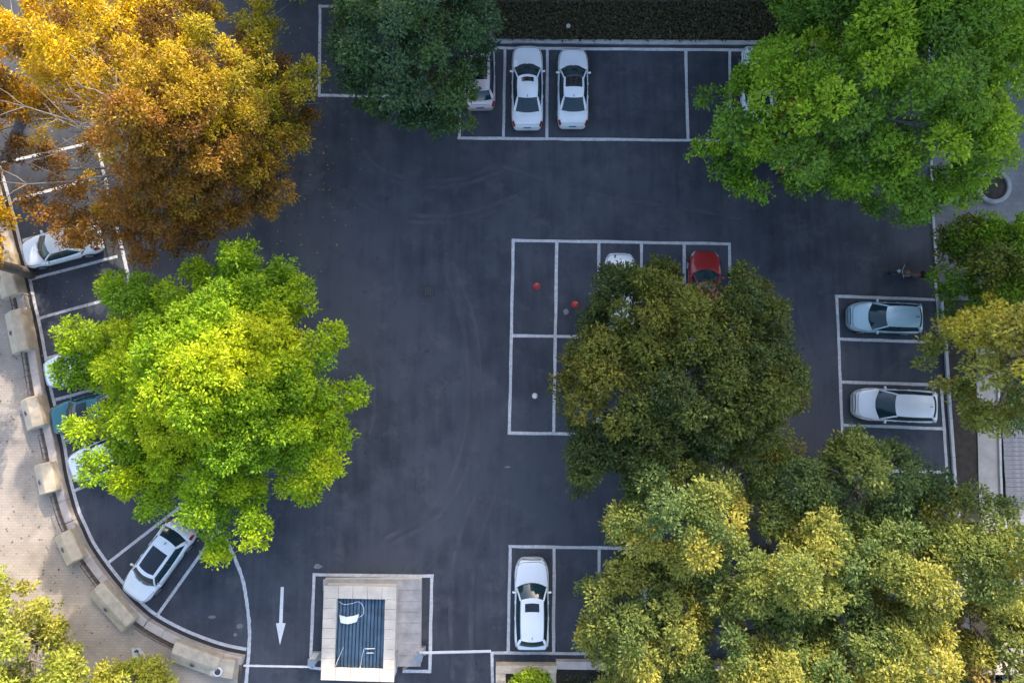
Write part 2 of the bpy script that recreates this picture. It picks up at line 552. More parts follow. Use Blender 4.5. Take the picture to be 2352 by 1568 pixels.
paint('arc_line', [(214, 290), (235, 380), (258, 480), (278, 560), (298, 648), (325, 760), (360, 900), (410, 1050), (470, 1160), (517, 1235), (537, 1275), (556, 1325), (567, 1380), (573, 1440), (572, 1490), (566, 1560), (560, 1640)], 0.19, True, z=0.016)

# direction arrow
ap = [G(u, v) for u, v in [(645, 1347), (652, 1347), (649, 1430), (656, 1430), (643, 1480), (634, 1430), (641, 1430)]]
sheet('arrow_marking', [(p.x, p.y) for p in ap], 0.006, worn('arrow_paint', (0.66, 0.66, 0.66), 0.7), lot)
# small stencilled rectangle by the booth, old scuffs
GHOST = worn('ghost_paint', (0.20, 0.20, 0.21), 0.35, 3.0)
for u, v, w, h in [(730, 1300, 0.5, 0.3), (1300, 716, 0.35, 0.4), (1166, 1072, 0.4, 0.1), (487, 1416, 0.5, 0.18), (550, 1437, 0.4, 0.28), (540, 1457, 0.25, 0.2)]:
    c = G(u, v)
    n = 9
    sheet('faded_mark', [(c.x + w * math.cos(2 * math.pi * i / n) * random.uniform(.6, 1) * .6, c.y + h * math.sin(2 * math.pi * i / n) * random.uniform(.6, 1) * .6) for i in range(n)], 0.006, GHOST, lot)


# turning tracks left by tyres
def track_mat():
    m = bpy.data.materials.new('tyre_track'); m.use_nodes = True
    nt = m.node_tree; N, L = nt.nodes, nt.links
    b = N['Principled BSDF']; b.inputs['Base Color'].default_value = (0.12, 0.122, 0.135, 1); b.inputs['Roughness'].default_value = 0.85
    tr = N.new('ShaderNodeBsdfTransparent'); mx = N.new('ShaderNodeMixShader')
    tc = N.new('ShaderNodeTexCoord'); n = N.new('ShaderNodeTexNoise'); n.inputs['Scale'].default_value = 0.8; n.inputs['Detail'].default_value = 8
    L.new(tc.outputs['Object'], n.inputs['Vector'])
    r = N.new('ShaderNodeMapRange'); r.inputs[1].default_value = 0.35; r.inputs[2].default_value = 0.7; r.inputs[3].default_value = 0.03; r.inputs[4].default_value = 0.5
    L.new(n.outputs['Fac'], r.inputs[0]); L.new(r.outputs[0], mx.inputs[0])
    L.new(tr.outputs[0], mx.inputs[1]); L.new(b.outputs[0], mx.inputs[2])
    L.new(mx.outputs[0], N['Material Output'].inputs['Surface'])
    return m


TRACK = track_mat()
for k, pts in enumerate([[(800, 330), (850, 395), (950, 428), (1060, 425), (1160, 390)], [(815, 320), (870, 385), (960, 413), (1060, 410), (1150, 375)],
                         [(790, 440), (870, 492), (980, 512), (1090, 500), (1200, 460)], [(800, 425), (880, 478), (990, 497), (1090, 486), (1190, 448)],
                         [(900, 1250), (1010, 1180), (1080, 1060), (1105, 900), (1090, 740), (1040, 600)], [(880, 1240), (985, 1172), (1052, 1056), (1078, 900), (1062, 745), (1015, 610)],
                         [(850, 1000), (860, 900), (840, 780), (800, 680)], [(1040, 1560), (1035, 1400), (1050, 1250), (1100, 1120)], [(1085, 1560), (1082, 1400), (1095, 1260), (1140, 1130)],
                         [(1700, 500), (1500, 470), (1300, 430), (1150, 380)], [(1880, 1050), (1870, 900), (1850, 760), (1800, 640)]]):
    paint('tyre_track', pts, 0.26, True, TRACK, 0.018 + 0.0015 * k)

# drain grate in the drive
gr = thing('drain_grate', G(985, 668, 0.0), 'black iron drain grate set in the open asphalt drive', 'drain grate')
bm = bmesh.new()
for sx, sy, w, h in [(-.3, 0, .05, .62), (.3, 0, .05, .62), (0, .29, .56, .05), (0, -.29, .56, .05)]:
    box(bm, (sx, sy, 0.008), (w, h, 0.016))
bm_obj('frame', bm, DRAIN_SHADE, gr)
boxo('pit', (0, 0, 0.004), (.55, .53, 0.004), DRAIN_SHADE, gr)
for i in range(5):
    boxo('bar', (-.2 + .1 * i, 0, 0.011), (.045, .52, 0.01), mat('grate_iron', (.05, .05, .055), .7), gr)

# ------------------------------------------------------------------ kerb wall round the curved edge, with stone blocks
wall_line = [p for p in PAINT_CURVE]
w0 = thing('kerb_wall', tuple(EDGE[40]), 'low curved stone kerb wall between the lot and the paved plaza', 'wall')
inv = Matrix.Translation(-Vector(EDGE[40]))


def local(o, T):
    o.data.transform(T)
    return o


# coping stones, each its own piece, above a dark strip painting in the wall's shaded face
strip('wall_shade_strip', offset_line(PAINT_CURVE, -0.10), offset_line(PAINT_CURVE, -0.30), 0.003, DRAIN_SHADE, lot)
cum = [0.0]
for a, b in zip(PAINT_CURVE[:-1], PAINT_CURVE[1:]):
    cum.append(cum[-1] + (b - a).length)


def at_len(s):
    s = max(0, min(cum[-1] - 1e-4, s))
    for i in range(len(cum) - 1):
        if cum[i + 1] >= s:
            t = (s - cum[i]) / (cum[i + 1] - cum[i])
            p = PAINT_CURVE[i].lerp(PAINT_CURVE[i + 1], t)
            d = (PAINT_CURVE[i + 1] - PAINT_CURVE[i]).normalized()
            return p, d
    return PAINT_CURVE[-1], (PAINT_CURVE[-1] - PAINT_CURVE[-2]).normalized()


s = 0.0
while s < cum[-1] - 0.6:
    l = random.uniform(1.0, 1.3)
    seg = [at_len(s + 0.006 + (l - 0.012) * i / 3)[0] for i in range(4)]
    dz = random.uniform(-.008, .008)
    o = prism_along('coping_stone', seg, [(-0.30, 0.0), (-0.30, 0.36 + dz), (-0.33, 0.39 + dz), (-0.72, 0.39 + dz), (-0.75, 0.36 + dz), (-0.75, 0.0)], KERB, w0)
    local(o, inv)
    s += l
soil = strip('soil_strip', offset_line(PAINT_CURVE, -0.75), offset_line(PAINT_CURVE, -1.12), 0.10, mat('brown_litter', (0.15, 0.11, 0.09), 0.95, 0.5, 8, 0.7, 30))
tag(soil, kind='structure')

BLOCKS = [(36, 627, 2.6, 'beige stone block at the top of the row, under the orange tree'),
          (53, 755, 2.4, 'beige stone block with a chipped corner, second in the row from the top'),
          (87, 949, 1.75, 'short beige stone block beside the teal car, with round dark fitting'),
          (120, 1095, 1.7, 'beige stone block beside the white car nose below the teal car'),
          (167, 1257, 1.75, 'beige stone block at the bend where the kerb turns toward the gate'),
          (268, 1388, 2.8, 'long beige stone block beside the white car with panorama roof'),
          (458, 1503, 2.7, 'long beige stone block near the arrow lane, last but one')]


def nearest_s(u, v):
    q = G(u, v, 0.5)
    best = min(range(len(PAINT_CURVE)), key=lambda i: (PAINT_CURVE[i] - Vector((q.x, q.y, 0))).length)
    return cum[best]


def stone_block(u, v, L, label, width=1.02):
    sarc = nearest_s(u, v)
    p, d = at_len(sarc)
    rz = math.atan2(d.y, d.x)
    n = Vector((-d.y, d.x, 0))
    c = p - n * 0.86
    t = thing('stone_block', (c.x, c.y, 0.0), label, 'stone block', rz, 'stone blocks along the curved kerb')
    # local: x along kerb, +y towards the lot; a sloping face to the plaza
    prof = [(0.56, 0.0), (0.56, 0.86), (0.51, 0.93), (0.00, 0.95), (-0.08, 0.92), (-0.66, 0.52), (-0.70, 0.44), (-0.70, 0.0)]
    bm = bmesh.new()
    xs = [-L / 2, -L / 2 + 0.05, -L / 6, L / 6, L / 2 - 0.05, L / 2]
    R = []
    for i, x in enumerate(xs):
        k = 0.93 if i in (0, len(xs) - 1) else 1.0
        R.append([bm.verts.new((x + random.uniform(-.01, .01), y * (k if z > 0.1 else 1), z * k + random.uniform(-.006, .006))) for y, z in prof])
    for i in range(len(xs) - 1):
        for j in range(len(prof)):
            bm.faces.new((R[i][j], R[i + 1][j], R[i + 1][(j + 1) % len(prof)], R[i][(j + 1) % len(prof)]))
    bm.faces.new(R[0]); bm.faces.new(R[-1][::-1])
    bm_obj('block', bm, STONE if random.random() < .5 else STONE_OLD, t)
    # round fitting on the sloping face
    nrm = Vector((0, -0.57, 0.82)).normalized()
    c0 = Vector((random.uniform(-.15, .15), -0.38, 0.715))
    bm = bmesh.new(); cyl(bm, c0 - nrm * 0.02, c0 + nrm * 0.025, 0.17, 0.15, 18); bm_obj('lamp_ring', bm, mat('lamp_ring', (0.16, 0.13, 0.14), 0.6, 0.3, 6), t)
    bm = bmesh.new(); cyl(bm, c0 + nrm * 0.0, c0 + nrm * 0.032, 0.10, 0.10, 16); bm_obj('lamp_lens', bm, mat('lamp_lens', (0.05, 0.045, 0.06), 0.25, 0.3, 6), t)
    return t


for b in BLOCKS:
    stone_block(*b)
# end pier with a square top and a dark well
ep = thing('gate_pier', tuple(G(524, 1521, 0.0)), 'square beige stone pier ending the kerb wall beside the boom gate', 'pier', math.radians(-8))
boxo('shaft', (0, 0, 0.4), (1.35, 1.05, 0.8), STONE_OLD, ep, 0, 0.05, 0.94)
bm = bmesh.new(); cyl(bm, (-.2, -.2, 0.79), (-.2, -.2, 0.86), 0.26, 0.24, 20); bm_obj('lamp_ring', bm, WHITE_METAL, ep)
bm = bmesh.new(); cyl(bm, (-.2, -.2, 0.80), (-.2, -.2, 0.868), 0.17, 0.17, 18); bm_obj('lamp_lens', bm, MATS['lamp_lens'], ep)

# dark iron rail in the soil strip between the blocks
for a, b in [((45, 672), (48, 712)), ((66, 808), (80, 905)), ((97, 990), (112, 1052)), ((135, 1135), (158, 1215)), ((190, 1292), (232, 1345)), ((320, 1430), (398, 1480))]:
    s0, s1 = nearest_s(*a), nearest_s(*b)
    if s1 - s0 < 0.8:
        s1 = s0 + 0.8
    p0, d0 = at_len((s0 + s1) / 2)
    n0 = Vector((-d0.y, d0.x, 0))
    org = p0 - n0 * 0.93
    wh = {45: 'between the two topmost stone blocks', 66: 'above the block beside the teal car', 97: 'below the teal car', 135: 'where the kerb begins to bend', 190: 'at the middle of the bend', 320: 'nearest the arrow lane'}[a[0]]
    t = thing('iron_rail', (org.x, org.y, 0.1), 'low dark brown iron rail along the kerb, ' + wh, 'rail', 0, 'iron rails between stone blocks')
    k = max(2, int((s1 - s0) / 0.35))
    pts = []
    for i in range(k + 1):
        p, d = at_len(s0 + (s1 - s0) * i / k)
        pts.append(p - Vector((-d.y, d.x, 0)) * 0.93 - org)
    IRON = mat('brown_iron', (0.11, 0.075, 0.06), 0.55, 0.3, 10)
    bm = bmesh.new(); tube(bm, [q + Vector((0, 0, .5)) for q in pts], [.03] * len(pts), 6); bm_obj('top_bar', bm, IRON, t)
    bm = bmesh.new(); tube(bm, [q + Vector((0, 0, .15)) for q in pts], [.02] * len(pts), 6); bm_obj('bottom_bar', bm, IRON, t)
    for q in pts:
        bm = bmesh.new(); cyl(bm, q + Vector((0, 0, -.03)), q + Vector((0, 0, .52)), .016, seg=6); bm_obj('baluster', bm, IRON, t)


# ------------------------------------------------------------------ north and east kerbs, south wall
def stone_run(name, label, pts, w, h, piece, m, gap=0.012, cat='kerb'):
    q = [G(u, v) for u, v in pts]
    t = thing(name, (q[0].x, q[0].y, 0), label, cat)
    T = q[0].copy()
    for a, b in zip(q[:-1], q[1:]):
        L = (b - a).length; n = max(1, round(L / piece)); d = (b - a) / n
        rz = math.atan2(d.y, d.x)
        me = None
        for i in range(n):
            c = a + d * (i + .5) - T
            if me is None:
                o = boxo('kerbstone', (0, 0, 0), (d.length - gap, w, h), m, t, 0, 0.018)
                me = o.data
            else:
                o = link('kerbstone', me, None, t)
            o.location = (c.x + random.uniform(-.004, .004), c.y + random.uniform(-.006, .006), h / 2 - 0.002 + random.uniform(-.005, .005))
            o.rotation_euler = (0, 0, rz + random.uniform(-.004, .004))
    return t


stone_run('north_kerb', 'grey stone kerb between the top parking row and dark planting bed', [(905, 94), (1140, 97), (1740, 100), (2128, 104)], 0.24, 0.16, 1.0, KERB_GREY)
stone_run('east_kerb', 'grey kerb along the right-hand bays in front of the soil strip', [(2160, 690), (2170, 790), (2181, 960), (2194, 1140), (2216, 1330)], 0.18, 0.15, 1.0, KERB_GREY)
stone_run('pavement_edge', 'pale kerb edging the grey pavement at upper right', [(2131, 110), (2140, 470), (2149, 606)], 0.14, 0.10, 1.0, KERB_GREY)
stone_run('walk_edge', 'pale stone edge between the concrete walk and grey decking', [(2284, 692), (2290, 960), (2295, 1140), (2322, 1330), (2347, 1560)], 0.14, 0.22, 1.2, KERB_GREY)
stone_run('south_wall', 'low beige stone wall along the bottom edge of the lot', [(1276, 1520), (1700, 1526), (2100, 1530), (2420, 1534)], 0.42, 0.45, 1.6, KERB, cat='wall')

# corner pier and planter at the gate, bottom centre
pp = G(1208, 1545)
t = thing('planter_wall', (pp.x, pp.y, 0), 'beige stone corner planter beside the exit gate, holding a bright green shrub', 'planter')
boxo('front_stone', (0, 0.42, 0.32), (3.35, 0.42, 0.64), STONE_OLD, t, 0, 0.03)
boxo('side_stone', (-1.4, -0.55, 0.31), (0.55, 1.48, 0.62), STONE_OLD, t, 0, 0.03)
boxo('end_stone', (1.45, -0.45, 0.30), (0.4, 1.28, 0.60), STONE_OLD, t, 0, 0.03)
boxo('earth', (0.05, -0.55, 0.22), (2.3, 1.45, 0.40), SOIL, t)
bm = bmesh.new(); box(bm, (-1.4, -0.35, 0.70), (0.42, 0.42, 0.16), 0, 0.02); bm_obj('pier_cap', bm, mat('dark_cap', (0.16, 0.145, 0.15), 0.7, 0.2, 6), t)

# decking beyond the concrete walk
dk = thing('timber_deck', tuple(G(2370, 1030, 0)), 'weathered grey timber decking at the right edge beyond the walk', 'decking')
p0 = G(2370, 1030, 0)
y = G(0, 960).y
me = None
while y > G(0, 1600).y:
    x0 = G(2300, 1030).x + max(0, (G(0, 1140).y - y)) * 0.11
    if me is None:
        o = boxo('board', (0, 0, 0), (4.6, 0.235, 0.04), WOOD, dk); me = o.data
    else:
        o = link('board', me, None, dk)
    o.location = (x0 + 2.3 - p0.x + random.uniform(-.01, .01), y - p0.y, 0.16 + random.uniform(-.006, .006))
    o.rotation_euler = (random.uniform(-.01, .01), 0, random.uniform(-.003, .003))
    y -= 0.25

# round tree-pit ring on the side pavement
rp = G(2276, 430)
t = thing('round_planter', (rp.x, rp.y, 0.06), 'round pale kerb ring with dark soil on the grey pavement', 'planter')
bm = bmesh.new()
prof = [(0.80, 0.0), (0.80, 0.20), (0.84, 0.23), (1.00, 0.23), (1.05, 0.19), (1.05, 0.0)]
n = 48
R = [[bm.verts.new((r * math.cos(2 * math.pi * i / n), r * math.sin(2 * math.pi * i / n), z)) for r, z in prof] for i in range(n)]
for i in range(n):
    for j in range(len(prof)):
        bm.faces.new((R[i][j], R[(i + 1) % n][j], R[(i + 1) % n][(j + 1) % len(prof)], R[i][(j + 1) % len(prof)]))
bm_obj('ring', bm, mat('ring_concrete', (0.24, 0.24, 0.245), .85, .25, 2, .3, 40), t)
bm = bmesh.new(); cyl(bm, (0, 0, 0), (0, 0, .10), .80, .80, 40); bm_obj('earth', bm, SOIL, t)


# ------------------------------------------------------------------ guard booth with blue roof well
def booth():
    zc = 1.4
    tl, tr, br, bl = [G(u, v, zc) for u, v in [(744, 1344), (911, 1347), (905, 1566), (736, 1561)]]
    itl, itr, ibr, ibl = [G(u, v, zc) for u, v in [(776, 1374), (884, 1376), (879, 1536), (768, 1535)]]
    c = (tl + br) / 2; c.z = 0
    t = thing('guard_booth', tuple(c), 'cream tiled guard booth with a sunken blue corrugated roof', 'booth')
    loc = lambda p: (p[0] - c.x, p[1] - c.y)
    outer = [loc(p) for p in (tl, tr, br, bl)]
    inner = [loc(p) for p in (itl, itr, ibr, ibl)]
    # walls (a ring, inset under the cap)
    bm = bmesh.new()
    ins = lambda q, k: [(x * k, y * k) for x, y in q]
    o1, i1 = ins(outer, 0.97), ins(inner, 1.06)
    V = [[bm.verts.new((x, y, z)) for x, y in q for z in (0.0, zc - 0.14)] for q in (o1, i1)]
    for k in range(4):
        a, b = 2 * k, 2 * ((k + 1) % 4)
        bm.faces.new((V[0][a], V[0][b], V[0][b + 1], V[0][a + 1]))
        bm.faces.new((V[1][b], V[1][a], V[1][a + 1], V[1][b + 1]))
        bm.faces.new((V[0][a + 1], V[0][b + 1], V[1][b + 1], V[1][a + 1]))
    bm_obj('wall', bm, WALL, t)
    # cap: each tile a slab
    for k in range(4):
        a, b = Vector(outer[k]), Vector(outer[(k + 1) % 4]); ia, ib = Vector(inner[k]), Vector(inner[(k + 1) % 4])
        n = 5 if k % 2 == 0 else 7
        # rows 0 and 2 own the corners
        if k % 2 == 0:
            e0, e1 = a, b; w = (ia - a).dot((ib - ia).orthogonal().normalized())
            d = (b - a).normalized(); nn = Vector((d.y, -d.x)); dep = abs((ia - a).dot(nn))
            s0, s1 = a, b
        else:
            d = (b - a).normalized(); nn = Vector((d.y, -d.x)); dep = abs((ia - a).dot(nn))
            s0, s1 = a + d * abs((ia - a).dot(d)), b - d * abs((ib - b).dot(d))
        if (Vector((0, 0)) - s0).dot(nn) < 0: nn = -nn
        for i in range(n):
            g = 0.006
            p = s0.lerp(s1, i / n) + d * g; q = s0.lerp(s1, (i + 1) / n) - d * g
            r, s_ = q + nn * (dep - g), p + nn * (dep - g)
            dz = random.uniform(-.006, .006)
            bm = bmesh.new()
            lo = [bm.verts.new((*x, zc - 0.14)) for x in (p, q, r, s_)]
            hi = [bm.verts.new((*x, zc + dz)) for x in (p, q, r, s_)]
            bm.faces.new(lo[::-1]); bm.faces.new(hi)
            for m_ in range(4): bm.faces.new((lo[m_], lo[(m_ + 1) % 4], hi[(m_ + 1) % 4], hi[m_]))
            bmesh.ops.bevel(bm, geom=list(bm.edges), offset=0.012, segments=1, affect='EDGES')
            bm_obj('cap_tile', bm, TILE, t)
    # corrugated sheet in the well
    nx = 141; zs = zc - 0.45
    A, B, Cc, D = [Vector(p) for p in i1]
    V = []
    for i in range(nx):
        f = i / (nx - 1)
        ph = (f * 14) % 1.0
        z = zs + (0.0 if 0.35 < ph < 0.60 else 0.11)
        top, bot = A.lerp(B, f), D.lerp(Cc, f)
        V += [(*top, z), (*top.lerp(bot, .5), z), (*bot, z)]
    sh = from_np('roof_sheet', V, grid_faces(nx, 3, True), BLUE, t)
    if sh.data.polygons[0].normal.z < 0: sh.data.flip_normals()
    # lower skirt with a broad tiled ledge to the right and behind
    zl = 0.55
    l = [G(u, v, zl) - c for u, v in [(742, 1330), (968, 1331), (962, 1530), (738, 1530)]]
    x0, x1, y1, y0 = l[0].x, l[1].x, l[0].y, l[2].y
    wx = G(905, 1400, zl).x - c.x
    boxo('plinth', ((x0 + x1) / 2, (y0 + y1) / 2, (zl - 0.05) / 2), (x1 - x0 - .06, y1 - y0 - .06, zl - 0.05), WALL, t)
    n = 8
    for i in range(n):
        ya, yb = y1 + (y0 - y1) * i / n, y1 + (y0 - y1) * (i + 1) / n
        boxo('ledge_tile', ((wx + x1) / 2 - .1, (ya + yb) / 2, zl - 0.02 + random.uniform(-.004, .004)), (x1 - wx + .2, abs(yb - ya) - .012, 0.07), LEDGE, t, 0, 0.01)
    n = 6
    for i in range(n):
        xa, xb = x0 + (wx - .2 - x0) * i / n, x0 + (wx - .2 - x0) * (i + 1) / n
        boxo('ledge_tile', ((xa + xb) / 2, y1 - .3, zl - 0.02 + random.uniform(-.004, .004)), (xb - xa - .012, 0.62, 0.07), LEDGE, t, 0, 0.01)
    # window on the lane side and a door on the other
    boxo('window', ((outer[0][0] + outer[3][0]) / 2 * 0.97 - 0.02, 0, 1.05), (0.05, 2.4, 0.5), GLASS, t)
    boxo('door', (outer[1][0] * 0.97 + 0.02, -1.6, 0.62), (0.05, 0.9, 1.2), mat('door_grey', (0.3, 0.3, 0.31), 0.5), t)
    # litter on the roof sheet
    zz = zs + 0.125
    pb = G(803, 1420, zz)
    bm = bmesh.new()
    for i, (x, y, z) in enumerate([(-.55, .22, 0), (-.15, .12, .05), (.25, .18, .03), (.55, .3, .1), (-.48, -.2, .01), (-.1, -.26, .04), (.25, -.2, .02), (.42, -.12, .06)]):
        bm.verts.new((pb.x + x, pb.y + y, zz + .03 + z))
    bm.verts.ensure_lookup_table()
    for i in range(3): bm.faces.new((bm.verts[i], bm.verts[i + 4], bm.verts[i + 5], bm.verts[i + 1]))
    r = bmesh.ops.extrude_face_region(bm, geom=list(bm.faces))
    for v in r['geom']:
        if isinstance(v, bmesh.types.BMVert): v.co.z += 0.02
    o = bm_obj('plastic_sheet', bm, WHITE_PLASTIC)
    tag(o, 'crumpled white plastic sheet lying on the booth\'s blue roof', 'plastic sheet')
    cab = bmesh.new()
    pts = [G(u, v, zz + .05) for u, v in [(778, 1380), (790, 1387), (808, 1385), (824, 1381), (834, 1392), (835, 1408), (826, 1416), (814, 1419)]]
    tube(cab, smooth_line(pts, 5) and [Vector((p.x, p.y, zz + .05)) for p in smooth_line(pts, 5)], [.016] * 36, 6)
    o = bm_obj('cable', cab, WHITE_PLASTIC); tag(o, 'white cable looped near the top of the blue booth roof', 'cable')
    for lab, pts in [('thin pale strap hanging over the booth\'s lower blue roof', [(833, 1495), (829, 1510), (826, 1530), (825, 1560)]),
                     ('short pale cord at the lower left corner of the blue roof', [(786, 1490), (779, 1505), (771, 1528)])]:
        cab = bmesh.new()
        q = smooth_line([G(u, v, zc + .04) for u, v in pts], 4)
        tube(cab, [Vector((p.x, p.y, zz + .05 if i < len(q) * .62 else zc + 0.04)) for i, p in enumerate(q)], [.014] * len(q), 6)
        o = bm_obj('strap', cab, WHITE_PLASTIC); tag(o, lab, 'strap')
    for v, w, lab in [(1488, .55, 'upper of two white slats on the blue booth roof'), (1498, .4, 'lower of two white slats on the blue booth roof')]:
        p = G(850, v, zz)
        o = boxo('slat', (p.x, p.y, zz + .03), (w, .045, .03), WHITE_PLASTIC, None, .02); tag(o, lab, 'slat')


booth()


# ------------------------------------------------------------------ boom gates
def boom(u0, v0, u1, v1, label, lattice):
    b = G(u0, v0, .95); e = G(u1, v1, .95)
    t = thing('boom_gate', (b.x, b.y, 0), label, 'barrier gate', 0, 'boom gates at the exit')
    boxo('cabinet', (0, 0, 0.5), (0.36, 0.34, 1.0), WHITE_METAL if not lattice else mat('grey_cabinet', (0.38, 0.4, 0.39), .5), t, 0, 0.03)
    boxo('cabinet_cap', (0, 0, 1.02), (0.40, 0.38, 0.05), STEEL, t, 0, 0.015)
    boxo('foot_plate', (0, 0, 0.012), (0.52, 0.5, 0.024), STEEL, t)
    d = Vector((e.x - b.x, e.y - b.y, 0)); L = d.length; d.normalize()
    n = Vector((-d.y, d.x, 0))
    rz = math.atan2(d.y, d.x)
    off = n * 0.24
    boxo('arm', off + d * L / 2 + Vector((0, 0, 0.95)), (L, 0.085, 0.09), WHITE_METAL, t, rz, 0.01)
    bm = bmesh.new(); cyl(bm, (0, 0, .95), off * 1.15 + Vector((0, 0, .95)), .08, seg=14); bm_obj('pivot', bm, STEEL, t)
    if lattice:
        boxo('lower_arm', off + n * -.16 + d * L / 2 + Vector((0, 0, 0.7)), (L * .98, 0.04, 0.05), WHITE_METAL, t, rz, 0.008)
        k = 12
        for i in range(k):
            a = off + d * (L * (i + .5) / k) + Vector((0, 0, .95)); c = off + n * -.16 + d * (L * (i + (.2 if i % 2 else .8)) / k) + Vector((0, 0, .7))
            bm = bmesh.new(); cyl(bm, a, c, .012, seg=6); bm_obj('lattice_bar', bm, WHITE_METAL, t)
    else:
        for i in range(4):
            boxo('red_band', off + d * (L * (i + .7) / 4.6) + Vector((0, 0, 0.95)), (0.22, 0.091, 0.096), mat('band_grey', (0.55, 0.55, 0.56), .5), t, rz)
    return t


boom(716, 1520, 560, 1517, 'white boom gate lowered across the arrow lane left of the booth', False)
boom(962, 1508, 1128, 1504, 'white lattice boom gate lowered right of the booth', True)
t = thing('wooden_wedge', tuple(G(942, 1523, 0)), 'orange-brown wooden plank lying beside the booth ledge', 'plank', .6)
boxo('plank', (0, 0, .06), (.95, .14, .1), mat('plank_wood', (.45, .25, .14), .8, .25, 4), t, 0, .01)


# ------------------------------------------------------------------ cars
def paint_mat(name, col, metal=0.0):
    if name in MATS: return MATS[name]
    return mat(name, col, 0.32 if not metal else 0.36, 0.05, 0.9, metal=metal, coat=0.7, spec=0.5)


CW = paint_mat('paint_white', (0.66, 0.69, 0.72))
CP = paint_mat('paint_pearl', (0.70, 0.68, 0.68))
CS = paint_mat('paint_silver', (0.64, 0.67, 0.71), 0.1)
CB = paint_mat('paint_ice_blue', (0.30, 0.45, 0.52), 0.1)
CT = paint_mat('paint_teal', (0.010, 0.11, 0.13), 0.15)
CR = paint_mat('paint_red', (0.30, 0.012, 0.016), 0.1)
CPK = paint_mat('paint_pinkish', (0.52, 0.44, 0.45), 0.1)


def interp(x, tab):
    for (a, fa), (b, fb) in zip(tab[:-1], tab[1:]):
        if x <= b:
            k = (x - a) / (b - a); k = k * k * (3 - 2 * k) * .5 + k * .5
            return fa + (fb - fa) * max(0, k)
    return tab[-1][1]


STYLES = {
    # fractions measured from the nose; greenhouse: windscreen base, roof front, roof rear, rear glass base
    'sedan': dict(H=1.46, belt=0.93, top=[(0, .60), (.03, .70), (.10, .78), (.27, .93), (.5, .95), (.82, .99), (.93, 1.02), (.975, .96), (1, .72)], g=(.255, .43, .70, .855), wt=.63, wb=.90),
    'suv': dict(H=1.68, belt=1.06, top=[(0, .72), (.03, .86), (.08, .94), (.26, 1.06), (.5, 1.07), (.9, 1.09), (.96, 1.05), (.985, .9), (1, .70)], g=(.245, .39, .845, .945), wt=.66, wb=.91),
    'hatch': dict(H=1.55, belt=0.98, top=[(0, .62), (.03, .74), (.09, .84), (.235, .98), (.5, 1.0), (.9, 1.03), (.95, .99), (.98, .88), (1, .68)], g=(.215, .405, .86, .955), wt=.65, wb=.91),
}


